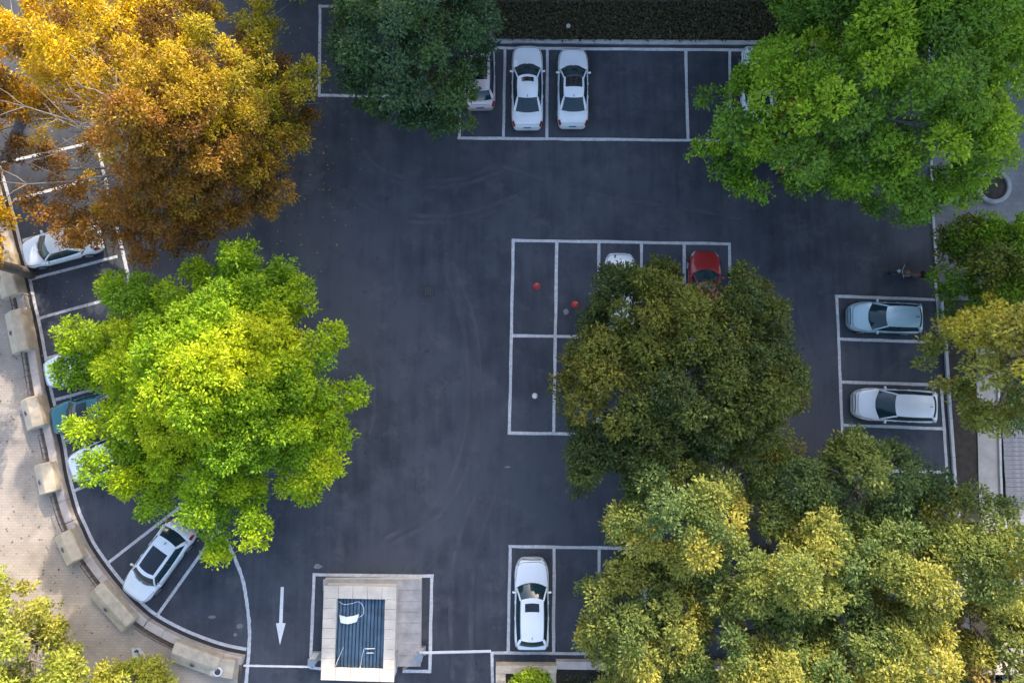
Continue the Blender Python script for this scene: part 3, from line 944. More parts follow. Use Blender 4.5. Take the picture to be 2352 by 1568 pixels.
def make_car(label, nose, tail, W, style, paintm, roof='plain', group=None, name='parked_car', L=None, rack=False, roofm=None):
    """nose / tail: plan positions of the bumpers at 0.6 m"""
    a, b = G(*nose, .6), G(*tail, .6)
    Lm = (a - b).length if L is None else L
    d = (a - b).normalized()
    c = (a + b) / 2 if L is None else a - d * L / 2
    t = thing(name, (c.x, c.y, 0.0), label, 'car', math.atan2(d.y, d.x), group)
    S_ = STYLES[style]
    L = Lm; hwm = W / 2; Hc = S_['H']

    def hw(f):
        dn, dr = f * L, (1 - f) * L
        k = 1.0
        if dn < 1.0: k *= .50 + .50 * (1 - (1 - dn / 1.0) ** 2.4) ** (1 / 2.0)
        if dr < 0.75: k *= .76 + .24 * (1 - (1 - dr / .75) ** 2.2) ** (1 / 2.0)
        k *= 1 - .015 * math.sin(math.pi * f) ** 4
        return hwm * k

    def body(f, s):
        """s: -1 .. 1 across the section, from sill to sill over the top"""
        w, zt = hw(f), interp(f, S_['top'])
        prof = [(0.0, .86, .20), (.10, .97, .30), (.22, 1.0, .50), (.34, 1.0, zt - .22), (.44, .975, zt - .10), (.52, .92, zt - .025), (.62, .80, zt + .012), (.8, .45, zt + .038), (1.0, 0.0, zt + .05)]
        q = 1 - abs(s)
        for (s0, y0, z0), (s1, y1, z1) in zip(prof[:-1], prof[1:]):
            if q <= s1 + 1e-9:
                k = (q - s0) / (s1 - s0)
                y = y0 + (y1 - y0) * k; z = z0 + (z1 - z0) * k
                break
        return Vector((L / 2 - f * L, math.copysign(y * w, s), z))

    fs = [0, .004, .012, .025, .045, .07, .10, .14, .19, .24, .3, .4, .5, .6, .7, .78, .84, .88, .92, .95, .97, .985, .995, 1.0]
    ss = [-1, -.95, -.9, -.84, -.78, -.72, -.66, -.6, -.56, -.52, -.48, -.43, -.38, -.28, -.2, -.1, 0]
    ss = ss + [-x for x in ss[-2::-1]]
    V = [body(f, s) for f in fs for s in ss]
    Fc = grid_faces(len(fs), len(ss))
    n = len(ss)
    Fc.append(tuple(range(n))[::-1]); Fc.append(tuple((len(fs) - 1) * n + i for i in range(n)))
    bo = from_np('body', V, Fc, paintm, t, True)
    bm = bmesh.new(); bm.from_mesh(bo.data); bmesh.ops.recalc_face_normals(bm, faces=bm.faces); bm.to_mesh(bo.data); bm.free()

    def patch(nm, f0, f1, s0, s1, m, off=.006, nf=5, ns=5, parent=None):
        V = []
        for i in range(nf):
            for j in range(ns):
                f = f0 + (f1 - f0) * i / (nf - 1); s = s0 + (s1 - s0) * j / (ns - 1)
                p = body(f, s)
                e = .004
                du = body(min(1, f + e), s) - body(max(0, f - e), s); dv = body(f, min(1, s + e * 4)) - body(f, max(-1, s - e * 4))
                nn = du.cross(dv)
                if nn.length > 1e-9: nn.normalize()
                if nn.dot(p - Vector((p.x * .8, 0, .3))) < 0: nn = -nn
                V.append(p + nn * off)
        return from_np(nm, V, grid_faces(nf, ns), m, parent or t, True)

    def line_on(nm, pts, r, m):
        P = []
        for f, s in pts:
            P.append(body(f, s) + Vector((0, 0, .002)))
        bm = bmesh.new(); tube(bm, P, [r] * len(P), 4)
        return bm_obj(nm, bm, m, t)

    gf = S_['g']
    # bonnet shut lines, lamps, grille, boot line
    hood = [(gf[0] - .01, -.50), (.18, -.47), (.10, -.46), (.055, -.42), (.035, -.30), (.03, 0), (.035, .30), (.055, .42), (.10, .46), (.18, .47), (gf[0] - .01, .50)]
    line_on('bonnet_gap', hood, .015, SEAM)
    for s in (-1, 1):
        patch('headlight', .012, .075, s * .60, s * .44, LAMP, .008)
        patch('tail_light', .945, .992, s * .66, s * .44, TAIL, .010)
    patch('grille', .0045, .013, -.42, .42, TRIM, .006, 3, 9)
    if style == 'sedan':
        line_on('boot_gap', [(.86, -.50), (.955, -.50), (.982, -.40), (.985, 0), (.982, .40), (.955, .50), (.86, .50)], .010, SEAM)
    else:
        line_on('tailgate_gap', [(.975, -.6), (.982, -.3), (.984, 0), (.982, .3), (.975, .6)], .011, SEAM)
    rp_ = body(1.0, 0)
    boxo('number_plate', (-L / 2 - .008, 0, .62), (.02, .44, .14), PLATE, t)
    # greenhouse
    xfb, xft, xrt, xrb = [L / 2 - f * L for f in gf]
    zb = S_['belt'] + .02
    zr = Hc
    wb, wt = hwm * S_['wb'], hwm * S_['wt']
    bowf, bowt, bowr, bowrt = .26, .12, .14, .07
    wbf, wbr = wb * .95, wb * (.90 if style == 'sedan' else .93)
    wtf, wtr = wt * .97, wt * .96

    def roofz(u, k):   # k 0 front .. 1 rear
        return zr - .055 * u * u - .05 * (2 * k - .85) ** 2

    def zbelt(x):
        return interp((L / 2 - x) / L, S_['top']) + .012

    def wind(u, v):
        A = Vector((xfb - bowf * u * u, u * wbf, zbelt(xfb - bowf * u * u) + .03 * (1 - u * u))); B = Vector((xft - bowt * u * u, u * wtf, roofz(u, 0)))
        return A.lerp(B, v) + Vector((.05, 0, .05)) * math.sin(math.pi * v) * .5

    def rearw(u, v):
        A = Vector((xrb + bowr * u * u, u * wbr, zbelt(xrb + bowr * u * u) + .025 * (1 - u * u))); B = Vector((xrt + bowrt * u * u, u * wtr, roofz(u, 1)))
        return A.lerp(B, v) + Vector((-.05, 0, .05)) * math.sin(math.pi * v) * .5

    def sidew(sg, k, v):
        A = wind(sg, 0).lerp(rearw(sg, 0), k); A.z = zbelt(A.x); A.y = sg * (wbf + (wbr - wbf) * k + (wb - (wbf + wbr) / 2) * math.sin(math.pi * k))
        B = wind(sg, 1).lerp(rearw(sg, 1), k); B.y = sg * (wtf + (wtr - wtf) * k + (wt - (wtf + wtr) / 2) * math.sin(math.pi * k)); B.z = roofz(1, k)
        return A.lerp(B, v) + Vector((0, sg * .03, 0)) * math.sin(math.pi * v)

    def surf(nm, fn, u0, u1, v0, v1, m, nu=11, nv=6, off=Vector((0, 0, 0))):
        V = [fn(u0 + (u1 - u0) * i / (nu - 1), v0 + (v1 - v0) * j / (nv - 1)) + off for i in range(nu) for j in range(nv)]
        return from_np(nm, V, grid_faces(nu, nv), m, t, True)

    surf('windscreen', wind, -1, 1, -.03, 1, GLASS)
    surf('rear_window', rearw, -1, 1, -.03, 1, GLASS)
    for sg in (-1, 1):
        sf = lambda k, v, sg=sg: sidew(sg, k, v)
        surf('side_window', sf, 0, 1, -.05, 1, GLASS, 13, 5)
        e = Vector((0, sg * .008, .006))
        # pillars and frames in body colour
        bm = bmesh.new()
        P = [wind(sg, v) + e * 1.5 for v in (0, .2, .4, .6, .8, 1)]
        tube(bm, P, [.045] * 6, 6)
        bm_obj('front_pillar', bm, paintm, t, True)
        bm = bmesh.new()
        P = [rearw(sg, v) + e * 1.5 for v in (0, .25, .5, .75, 1)]
        tube(bm, P, [.11, .105, .09, .075, .06] if style != 'sedan' else [.085, .08, .075, .065, .05], 6)
        bm_obj('rear_pillar', bm, paintm, t, True)
        bm = bmesh.new()
        P = [sidew(sg, k, 1.0) + e for k in [i / 10 for i in range(11)]]
        tube(bm, P, [.022] * 11, 6)
        bm_obj('roof_rail', bm, paintm if not rack else STEEL, t, True)
        V = [sidew(sg, k, v) + e for k in (.475, .515) for v in (0, .25, .5, .75, 1)]
        from_np('door_pillar', V, grid_faces(2, 5), TRIM, t)
        # mirror on its stalk
        mp = sidew(sg, .06, .08)
        bm = bmesh.new()
        box(bm, mp + Vector((-.02, sg * .15, .04)), (.10, .20, .13), -sg * .15, .035)
        box(bm, mp + Vector((.0, sg * .04, .0)), (.06, .10, .05))
        bm_obj('mirror', bm, paintm, t, True)
        # door handles and sill
        for f in (.47, .64):
            p = body(f, sg * .60)
            boxo('door_handle', p + Vector((0, sg * .012, 0)), (.18, .03, .03), paintm, t, 0, .008)
        patch('sill', .2, .8, sg * .985, sg * .90, TRIM, .006, 9, 3)

    def rooff(u, k):
        A, B = wind(u, 1), rearw(u, 1)
        p = A.lerp(B, k)
        p.y = u * (wtf + (wtr - wtf) * k + (wt - (wtf + wtr) / 2) * math.sin(math.pi * k))
        p.z = roofz(u, k)
        return p
    surf('roof', rooff, -1, 1, -.02, 1.02, roofm or paintm, 11, 13, Vector((0, 0, .012)))
    if roof == 'sunroof':
        surf('sunroof', rooff, -.62, .62, .10, .30, PANO, 9, 5, Vector((0, 0, .020)))
    elif roof == 'mid':
        surf('sunroof', rooff, -.62, .62, .12, .34, PANO, 9, 5, Vector((0, 0, .020)))
    elif roof == 'pano':
        surf('sunroof', rooff, -.80, .80, .08, .72, PANO, 9, 9, Vector((0, 0, .020)))
    elif roof == 'long':
        surf('sunroof', rooff, -.86, .86, -.01, .52, PANO, 9, 9, Vector((0, 0, .020)))
    # fin aerial, wipers, badge-free tail
    pf = rooff(0, .93)
    bm = bmesh.new(); box(bm, pf + Vector((0, 0, .05)), (.16, .03, .09), 0, .01, .55); bm_obj('aerial', bm, TRIM, t)
    for sg in (-.55, .1):
        bm = bmesh.new()
        P = [wind(sg, .02) + Vector((.02, 0, .03)), wind(sg + .25, .05) + Vector((.02, 0, .035)), wind(sg + .5, .04) + Vector((.02, 0, .03))]
        tube(bm, P, [.012] * 3, 5); bm_obj('wiper', bm, TRIM, t)
    # wheels
    R = .335 if style != 'suv' else .36
    for fx in (.185, .80):
        for sg in (-1, 1):
            x = L / 2 - fx * L; y = sg * (hw(fx) - .09)
            wv = bmesh.new(); cyl(wv, (0, -.105, 0), (0, .105, 0), R, R, 28)
            bmesh.ops.bevel(wv, geom=[e for e in wv.edges if len(e.link_faces) == 2 and abs(e.verts[0].co.y - e.verts[1].co.y) < 1e-5], offset=.03, segments=2, affect='EDGES')
            w = bm_obj('wheel', wv, RUBBER, t, False)
            w.location = (x, y, R)
            rm = bmesh.new(); cyl(rm, (0, sg * .09, 0), (0, sg * .112, 0), R * .66, R * .62, 20)
            bm_obj('rim', rm, ALLOY, w)
            V = []
            arch = []
            for i in range(15):
                th = math.pi * i / 14
                arch.append((x + math.cos(th) * (R + .07), sg * (hw(fx) + .004), R + math.sin(th) * (R + .07) * .98 - .02))
            from_np('wheel_arch', arch, [tuple(range(15))], TRIM, t)
    return t


PG = 'cars parked in the marked bays'
make_car('white sedan with a small sunroof in the top row, beside the half-hidden car', (1211, 106), (1211, 294), 1.84, 'sedan', CW, 'sunroof', PG)
make_car('white sedan with black glass roof front, parked alone right of another white sedan', (1316, 112), (1315, 291), 1.80, 'sedan', CW, 'long', PG)
make_car('pinkish white car with black roof, half hidden under the dark green tree', (1101, 68), (1103, 248), 1.82, 'hatch', CPK, 'pano', PG)
make_car('white sedan mostly hidden under the big green tree in the top row', (1736, 106), (1738, 284), 1.80, 'sedan', CW, 'plain', PG)
make_car('dark red car glimpsed under the lower left of the big green tree', (1822, 222), (1818, 396), 1.76, 'hatch', CR, 'pano', PG)
make_car('white car nosing out of the big green tree at the right edge', (2334, 298), (2158, 293), 1.78, 'sedan', CW, 'plain', PG)
make_car('white car under the olive tree in the centre block, left of the red car', (1424, 581), (1420, 760), 1.80, 'hatch', CW, 'plain', PG)
make_car('dark red car half under the olive tree in the centre block', (1619, 576), (1615, 756), 1.80, 'sedan', CR, 'mid', PG)
make_car('pale blue hatchback facing left in the upper right-hand bay', (1950, 727), (2116, 733), 1.76, 'hatch', CB, 'plain', PG)
make_car('silver grey estate car facing left in the lower right-hand bay', (1961, 926), (2150, 935), 1.84, 'hatch', CS, 'plain', PG)
make_car('white sport utility car with small sunroof near the exit gate', (1221, 1281), (1221, 1490), 1.90, 'suv', CW, 'sunroof', PG, rack=True)
make_car('white sedan by the kerb partly under the orange tree', (52, 588), (226, 543), 1.80, 'sedan', CW, 'plain', PG)
make_car('white car under the lime tree, next above the teal car', (103, 862), (276, 818), 1.80, 'hatch', CW, 'plain', PG)
make_car('dark teal car nosing out from under the lime tree', (117, 968), (300, 921), 1.80, 'sedan', CT, 'long', PG)
make_car('white car under the lime tree, next below the teal car', (160, 1082), (325, 1012), 1.80, 'sedan', CW, 'plain', PG)
make_car('white car with large black panorama roof at the lower left bend', (306, 1370), (423, 1208), 1.84, 'suv', CW, 'pano', PG)


# ------------------------------------------------------------------ cones, bollard, motorcycle, lamp, easel
def cone(u, v, label, lean=0):
    p = G(u, v)
    t = thing('traffic_cone', (p.x, p.y, 0.0), label, 'traffic cone', random.uniform(0, 1), 'red traffic cones')
    bm = bmesh.new(); cyl(bm, (0, 0, 0), (0, 0, .045), .21, .20, 20); bm_obj('base', bm, RED_PLASTIC, t)
    bm = bmesh.new(); cyl(bm, (0, 0, .05), (lean, 0, .70), .165, .035, 20); bm_obj('cone', bm, RED_PLASTIC, t, False)
    bm = bmesh.new(); cyl(bm, (lean * .50, 0, .38), (lean * .72, 0, .52), .104, .079, 20, False); bm_obj('band', bm, mat('pale_red', (.6, .2, .19), .5), t)
    bm = bmesh.new(); cyl(bm, (lean, 0, .70), (lean, 0, .73), .05, .045, 14); bm_obj('knob', bm, mat('pale_red', (.6, .2, .19), .5), t)


cone(1233, 657, 'red traffic cone in the empty upper left bay of the centre block')
cone(1321, 699, 'red traffic cone beside the olive tree in the second centre bay')
cone(1979, 1036, 'red traffic cone under green foliage below the silver estate car')
p = G(1228, 909)
t = thing('bollard', (p.x, p.y, 0), 'short white metal bollard in the lower left bay of the centre block', 'bollard')
bm = bmesh.new(); cyl(bm, (0, 0, 0), (0, 0, .04), .17, .17, 18); bm_obj('foot', bm, STEEL, t)
bm = bmesh.new(); cyl(bm, (0, 0, .04), (0, 0, .62), .09, .085, 18); bm_obj('post', bm, STEEL, t)
bm = bmesh.new(); bmesh.ops.create_uvsphere(bm, u_segments=18, v_segments=10, radius=.16, matrix=Matrix.Translation((0, 0, .70))); bm_obj('ball_top', bm, WHITE_METAL, t, True)

p = G(2072, 632)
t = thing('motorcycle', (p.x, p.y, 0), 'dark motorcycle with a brown seat parked at the shady right-hand edge', 'motorcycle', math.radians(172))
BIKE = mat('bike_black', (.02, .018, .02), .4, .3, 8)
BROWN = mat('bike_brown', (.12, .06, .045), .6, .3, 8)
for x in (-.62, .66):
    bm = bmesh.new()
    r_ = bmesh.ops.create_cone(bm, cap_ends=True, segments=24, radius1=.30, radius2=.30, depth=.11, matrix=Matrix.Translation((x, 0, .30)) @ Matrix.Rotation(math.pi / 2, 4, 'X'))
    w = bm_obj('wheel', bm, RUBBER, t)
    bm = bmesh.new(); cyl(bm, (x, -.07, .30), (x, .07, .30), .17, seg=18); bm_obj('rim', bm, ALLOY, w)
bm = bmesh.new(); tube(bm, [(-.62, 0, .34), (-.3, 0, .42), (.1, 0, .40), (.42, 0, .70), (.5, 0, .85)], [.06, .09, .11, .07, .05], 8); bm_obj('frame', bm, BIKE, t)
bm = bmesh.new(); box(bm, (.02, 0, .38), (.42, .30, .32), 0, .06); bm_obj('engine', bm, STEEL, t)
bm = bmesh.new(); tube(bm, [(-.72, 0, .78), (-.45, 0, .80), (-.15, 0, .74), (.02, 0, .72)], [.10, .16, .16, .10], 10); bm_obj('seat', bm, BROWN, t, True)
bm = bmesh.new(); tube(bm, [(0, 0, .74), (.15, 0, .82), (.33, 0, .84), (.45, 0, .80)], [.09, .16, .17, .07], 10); bm_obj('fuel_tank', bm, BROWN, t, True)
bm = bmesh.new(); tube(bm, [(.42, -.40, 1.0), (.50, -.16, .98), (.53, 0, .97), (.50, .16, .98), (.42, .40, 1.0)], [.022] * 5, 6); bm_obj('handlebar', bm, STEEL, t)
for s in (-1, 1):
    bm = bmesh.new(); tube(bm, [(.66, s * .08, .30), (.56, s * .09, .7), (.5, s * .09, .96)], [.028] * 3, 6); bm_obj('fork', bm, ALLOY, t)
    bm = bmesh.new(); tube(bm, [(.43, s * .33, 1.0), (.40, s * .40, 1.2)], [.008, .008], 5); box(bm, (.4, s * .42, 1.23), (.03, .14, .08), 0, .01); bm_obj('mirror', bm, BIKE, t)
bm = bmesh.new(); bmesh.ops.create_uvsphere(bm, u_segments=14, v_segments=8, radius=.10, matrix=Matrix.Translation((.66, 0, .86))); bm_obj('headlight', bm, LAMP, t, True)
bm = bmesh.new(); box(bm, (-.84, 0, .84), (.36, .38, .30), 0, .05); bm_obj('top_box', bm, BIKE, t)
bm = bmesh.new(); tube(bm, [(.05, -.16, .22), (-.3, -.2, .26), (-.75, -.22, .34)], [.04, .05, .055], 8); bm_obj('exhaust', bm, ALLOY, t)
for s in (-1, 1):
    bm = bmesh.new(); tube(bm, [(.66 + .32 * math.cos(a), s * .0, .30 + .34 * math.sin(a)) for a in (.4, 1.0, 1.6, 2.2)], [.07] * 4, 6)
    if s == 1: bm_obj('mudguard', bm, BIKE, t)
    else: bm.free()

p = G(1303, 72)
t = thing('garden_lamp', (p.x, p.y, .05), 'small pale garden lamp in the dark planting bed at top', 'lamp')
bm = bmesh.new(); cyl(bm, (0, 0, 0), (0, 0, .5), .05, .045, 12); bm_obj('stem', bm, TRIM, t)
bm = bmesh.new(); cyl(bm, (0, -.02, .5), (0, -.10, .72), .10, .13, 18); bm_obj('head', bm, CONC, t)

p = G(331, 1500)
t = thing('folding_sign', (p.x, p.y, .09), 'pale folding board stand on the plaza above the yellow shrub', 'sign', math.radians(4))
for s in (-1, 1):
    bm = bmesh.new()
    vs = [(s * .03, .55, .72), (s * .22, .55, .72), (s * .55, -.55, .02), (s * .16, -.55, .02)]
    lo = [bm.verts.new(v) for v in vs]; hi = [bm.verts.new((v[0], v[1] + .05, v[2] + .04)) for v in vs]
    bm.faces.new(lo); bm.faces.new(hi[::-1])
    for i in range(4): bm.faces.new((lo[i], hi[i], hi[(i + 1) % 4], lo[(i + 1) % 4]))
    bm_obj('leg', bm, WHITE_PLASTIC, t)
boxo('crossbar', (0, .40, .68), (.20, .10, .08), TRIM, t)

# tall building north of the lot whose shadow lies over the bays
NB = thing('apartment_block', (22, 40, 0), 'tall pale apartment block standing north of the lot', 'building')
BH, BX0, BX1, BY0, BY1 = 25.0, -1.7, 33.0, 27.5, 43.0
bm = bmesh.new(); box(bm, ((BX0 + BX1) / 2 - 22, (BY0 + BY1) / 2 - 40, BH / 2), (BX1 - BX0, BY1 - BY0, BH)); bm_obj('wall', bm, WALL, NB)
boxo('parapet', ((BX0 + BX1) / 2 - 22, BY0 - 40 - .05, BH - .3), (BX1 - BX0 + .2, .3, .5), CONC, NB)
boxo('sun_gap_wing', (46.5 - 22, 35.25 - 40, 9.75), (26.9, 15.3, 19.5), WALL, NB)  # unseen end, made lower so sun reaches the right-hand trees
boxo('shading_annex', (-9.0 - 22, 34.2 - 40, 4.25), (14.2, 12.2, 8.5), WALL, NB)  # unseen low block added to shade the ground at upper left
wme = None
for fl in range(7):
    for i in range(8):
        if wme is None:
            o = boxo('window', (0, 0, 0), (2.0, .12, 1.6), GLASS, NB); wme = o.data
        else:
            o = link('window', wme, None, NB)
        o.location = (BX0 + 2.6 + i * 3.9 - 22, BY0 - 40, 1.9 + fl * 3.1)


# ------------------------------------------------------------------ trees
def poly_polar(pts, c):
    a = np.array([[p[0] - c[0], p[1] - c[1]] for p in pts])
    th = np.arctan2(a[:, 1], a[:, 0]); r = np.hypot(a[:, 0], a[:, 1])
    o = np.argsort(th); th, r = th[o], r[o]
    th = np.concatenate([th - 2 * np.pi, th, th + 2 * np.pi]); r = np.concatenate([r, r, r])
    return lambda q: np.interp(q, th, r)


def leaf_mesh(name, P, A, Nn, size, colr, parent, aspect=.5):
    """P base points, A axis, Nn leaf normal; every leaf one folded quad"""
    n = len(P)
    A = A / np.linalg.norm(A, axis=1, keepdims=True)
    B = np.cross(A, Nn); B /= np.linalg.norm(B, axis=1, keepdims=True) + 1e-9
    Nn = np.cross(B, A)
    s = size[:, None]
    fold = Nn * s * .10
    V = np.empty((n, 4, 3), np.float32)
    V[:, 0] = P
    V[:, 1] = P + A * s * .5 + B * s * aspect * .5 + fold
    V[:, 2] = P + A * s - Nn * s * .08
    V[:, 3] = P + A * s * .5 - B * s * aspect * .5 + fold
    me = bpy.data.meshes.new(name)
    me.vertices.add(n * 4); me.vertices.foreach_set('co', V.reshape(-1))
    me.loops.add(n * 4); me.loops.foreach_set('vertex_index', np.arange(n * 4, dtype=np.int32))
    me.polygons.add(n); me.polygons.foreach_set('loop_start', np.arange(0, n * 4, 4, dtype=np.int32))
    me.update(calc_edges=True)
    ca = me.attributes.new('leaf_colour', 'FLOAT_COLOR', 'POINT')
    c4 = np.ones((n, 4, 4), np.float32); c4[:, :, :3] = colr[:, None, :]
    ca.data.foreach_set('color', c4.reshape(-1))
    me.materials.append(LEAF)
    return link(name, me, None, parent)


def pick_colours(C, pal, r, colfn=None):
    """one colour for each lobe: drifts smoothly through the crown"""
    if colfn is not None:
        return colfn(C, r)
    pal = np.array(pal)
    ps = pal[np.argsort(pal @ np.array([.4, .5, .1]))]
    ph = r.uniform(0, 6.28, 6)
    fld = np.sin(C[:, 0] * .9 + ph[0]) * np.cos(C[:, 1] * .8 + ph[1]) + .8 * np.sin(C[:, 0] * .45 - C[:, 1] * .6 + ph[2]) + .5 * np.sin(C[:, 1] * 1.6 + C[:, 2] + ph[3])
    fld = fld / 3.4 + .5 + r.normal(size=len(C)) * .16
    return ps[np.clip((fld * len(ps)).astype(int), 0, len(ps) - 1)]


def lobe_leaves(LC, LR, leaf, pal, seed, dens=1.0, flat=.72, colfn=None, spread=.35, tuft=.30, under=.25):
    """lobes (centres LC, radii LR) carry tufts on their upper shells, tufts carry leaves"""
    r = np.random.default_rng(seed)
    pal = np.array(pal)
    lcol = pick_colours(LC, pal, r, colfn)
    K = len(LC)
    nt = np.maximum(3, (2.1 * np.pi * LR ** 2 / (tuft * 1.15) ** 2 * dens ** .5).astype(int))
    li = np.repeat(np.arange(K), nt)
    n = len(li)
    d = r.normal(size=(n, 3)); d /= np.linalg.norm(d, axis=1, keepdims=True)
    lowm = d[:, 2] < -under
    d[lowm, 2] *= -1
    rr = .72 + .30 * r.random(n)
    T = LC[li] + d * (LR[li] * rr)[:, None] * np.array([1, 1, flat])
    tr_ = tuft * r.uniform(.7, 1.25, n)
    tcol = lcol[li] * (1 + r.normal(size=(n, 1)) * spread * .32).clip(.5, 1.6)
    per = max(4, int(17 * dens ** .5 * (tuft / .30) ** 2 * (.2 / leaf) ** 2))
    ti = np.repeat(np.arange(n), per)
    m = len(ti)
    e = r.normal(size=(m, 3)); e /= np.linalg.norm(e, axis=1, keepdims=True)
    P = T[ti] + e * (tr_[ti] * r.random(m) ** .4)[:, None]
    ld = d[li][ti] if False else d[ti]
    A = ld * np.array([.8, .8, .3]) + e * .5 + r.normal(size=(m, 3)) * .6
    Nn = np.array([0, 0, .35]) + ld * .75 + e * .55 + r.normal(size=(m, 3)) * .28
    size = leaf * r.uniform(.65, 1.3, m)
    mixc = pal[r.integers(0, len(pal), m)]
    k = r.random((m, 1)) * .30
    col = (tcol[ti] * (1 + r.normal(size=(m, 1)) * spread * .35).clip(.5, 1.6) * (1 - k) + mixc * k).clip(.004, .9)
    return P, A, Nn, size, col


def branch_mesh(name, pts, r0, r1, m, parent, seg=7):
    bm = bmesh.new()
    n = len(pts)
    tube(bm, pts, [r0 + (r1 - r0) * i / (n - 1) for i in range(n)], seg)
    return bm_obj(name, bm, m, parent, True)


def curved(a, b, sag, n=6, wob=.12):
    a, b = Vector(a), Vector(b)
    out = []
    for i in range(n):
        t = i / (n - 1)
        p = a.lerp(b, t)
        p.z += sag * math.sin(math.pi * t)
        if 0 < i < n - 1:
            p += Vector((random.uniform(-wob, wob), random.uniform(-wob, wob), random.uniform(-wob, wob)))
        out.append(p)
    return out


def dome_tree(name, label, outline, ze, ztop, pal, seed, leaf=.2, sp=1.35, group=None, bark=BARK, cat='tree', base_z=0.0, colfn=None, base=None, dens=1.0, gaps=.06, spread=.35, tuft=.30, fill=.6, relief=1.0):
    pts = GX(outline, ze)
    cx = sum(p.x for p in pts) / len(pts); cy = sum(p.y for p in pts) / len(pts)
    Rf = poly_polar([(p.x, p.y) for p in pts], (cx, cy))
    r = np.random.default_rng(seed); random.seed(seed)
    t = thing(name, (cx, cy, base_z), label, cat, 0, group)
    x0, x1 = min(p.x for p in pts) - cx, max(p.x for p in pts) - cx
    y0, y1 = min(p.y for p in pts) - cy, max(p.y for p in pts) - cy
    gx, gy = np.meshgrid(np.arange(x0, x1, sp), np.arange(y0, y1, sp))
    q = np.stack([gx.ravel(), gy.ravel()], 1) + r.uniform(-.45, .45, (gx.size, 2)) * sp
    rho = np.hypot(q[:, 0], q[:, 1]) / Rf(np.arctan2(q[:, 1], q[:, 0]))
    keep = rho < .92
    q, rho = q[keep], rho[keep]
    nb = max(5, int((x1 - x0) * (y1 - y0) / 11))
    bc = np.stack([r.uniform(x0, x1, nb), r.uniform(y0, y1, nb)], 1); bh = r.uniform(-1, 1, nb)
    dist = np.hypot(q[:, None, 0] - bc[None, :, 0], q[:, None, 1] - bc[None, :, 1])
    wgt = np.exp(-(dist / 1.7) ** 2)
    bump = (wgt * bh).sum(1) / (wgt.sum(1) + .2)
    hh = ztop - ze
    kz = min(1, hh / 3)
    z = ze + hh * np.clip(1 - rho ** 2.2, 0, 1) ** .62 + bump * min(1.7, .42 * hh) * relief + r.normal(size=len(q)) * .42 * kz - sp * .4
    hole = r.random(len(q)) < gaps
    LC = np.stack([q[:, 0], q[:, 1], z], 1)[~hole]
    LR = sp * r.uniform(.50, .82, len(LC))
    # a looser second storey that closes most of the gaps
    inn = r.random(len(q)) < fill
    qq = q[inn] + r.uniform(-.5, .5, (inn.sum(), 2)) * sp
    L2 = np.stack([qq[:, 0] * .92, qq[:, 1] * .92, z[inn] - r.uniform(.8, 1.7, inn.sum()) * kz], 1)
    R2 = sp * r.uniform(.5, .75, len(L2))
    # fingers along the rim
    na = int(2 * np.pi * float(np.mean(Rf(np.linspace(-3.1, 3.1, 60)))) / (sp * .42))
    th = r.uniform(-np.pi, np.pi, na)
    R3 = sp * r.uniform(.26, .50, na)
    rad = Rf(th) * r.uniform(.88, 1.03, na) - R3 * .8
    L3 = np.stack([np.cos(th) * rad, np.sin(th) * rad, ze + r.normal(size=na) * .4 * kz], 1)
    LC = np.concatenate([LC, L2, L3]); LR = np.concatenate([LR, R2, R3])
    LC[:, 2] = np.maximum(LC[:, 2], .25 + LR * .5)
    P, A, Nn, size, col = lobe_leaves(LC, LR, leaf, pal, seed + 1, dens, .74, colfn, spread, tuft)
    P[:, 2] = np.maximum(P[:, 2], .06)
    leaf_mesh('crown', P, A, Nn, size, col, t)
    th_ = max(.06, .018 * ztop + .035 * (x1 - x0) / 2)
    b0 = (0, 0, 0)
    if base is not None:
        gb = G(*base); b0 = (gb.x - cx, gb.y - cy, 0)
    tr = curved(b0, (r.uniform(-.3, .3), r.uniform(-.3, .3), ze + hh * .45), 0, 7, .08)
    branch_mesh('trunk', tr, th_, th_ * .35, bark, t, 10)
    nl = 9 if x1 - x0 > 5 else 5
    for i in range(nl):
        a = 2 * math.pi * i / nl + random.uniform(-.3, .3)
        R = float(Rf(math.atan2(math.sin(a), math.cos(a)))) * random.uniform(.6, .85)
        st_ = tr[random.randint(2, 5)]
        branch_mesh('limb', curved(st_, (math.cos(a) * R, math.sin(a) * R, ze + hh * .25), .35, 6, .15), th_ * .38, th_ * .08, bark, t, 6)
    return t


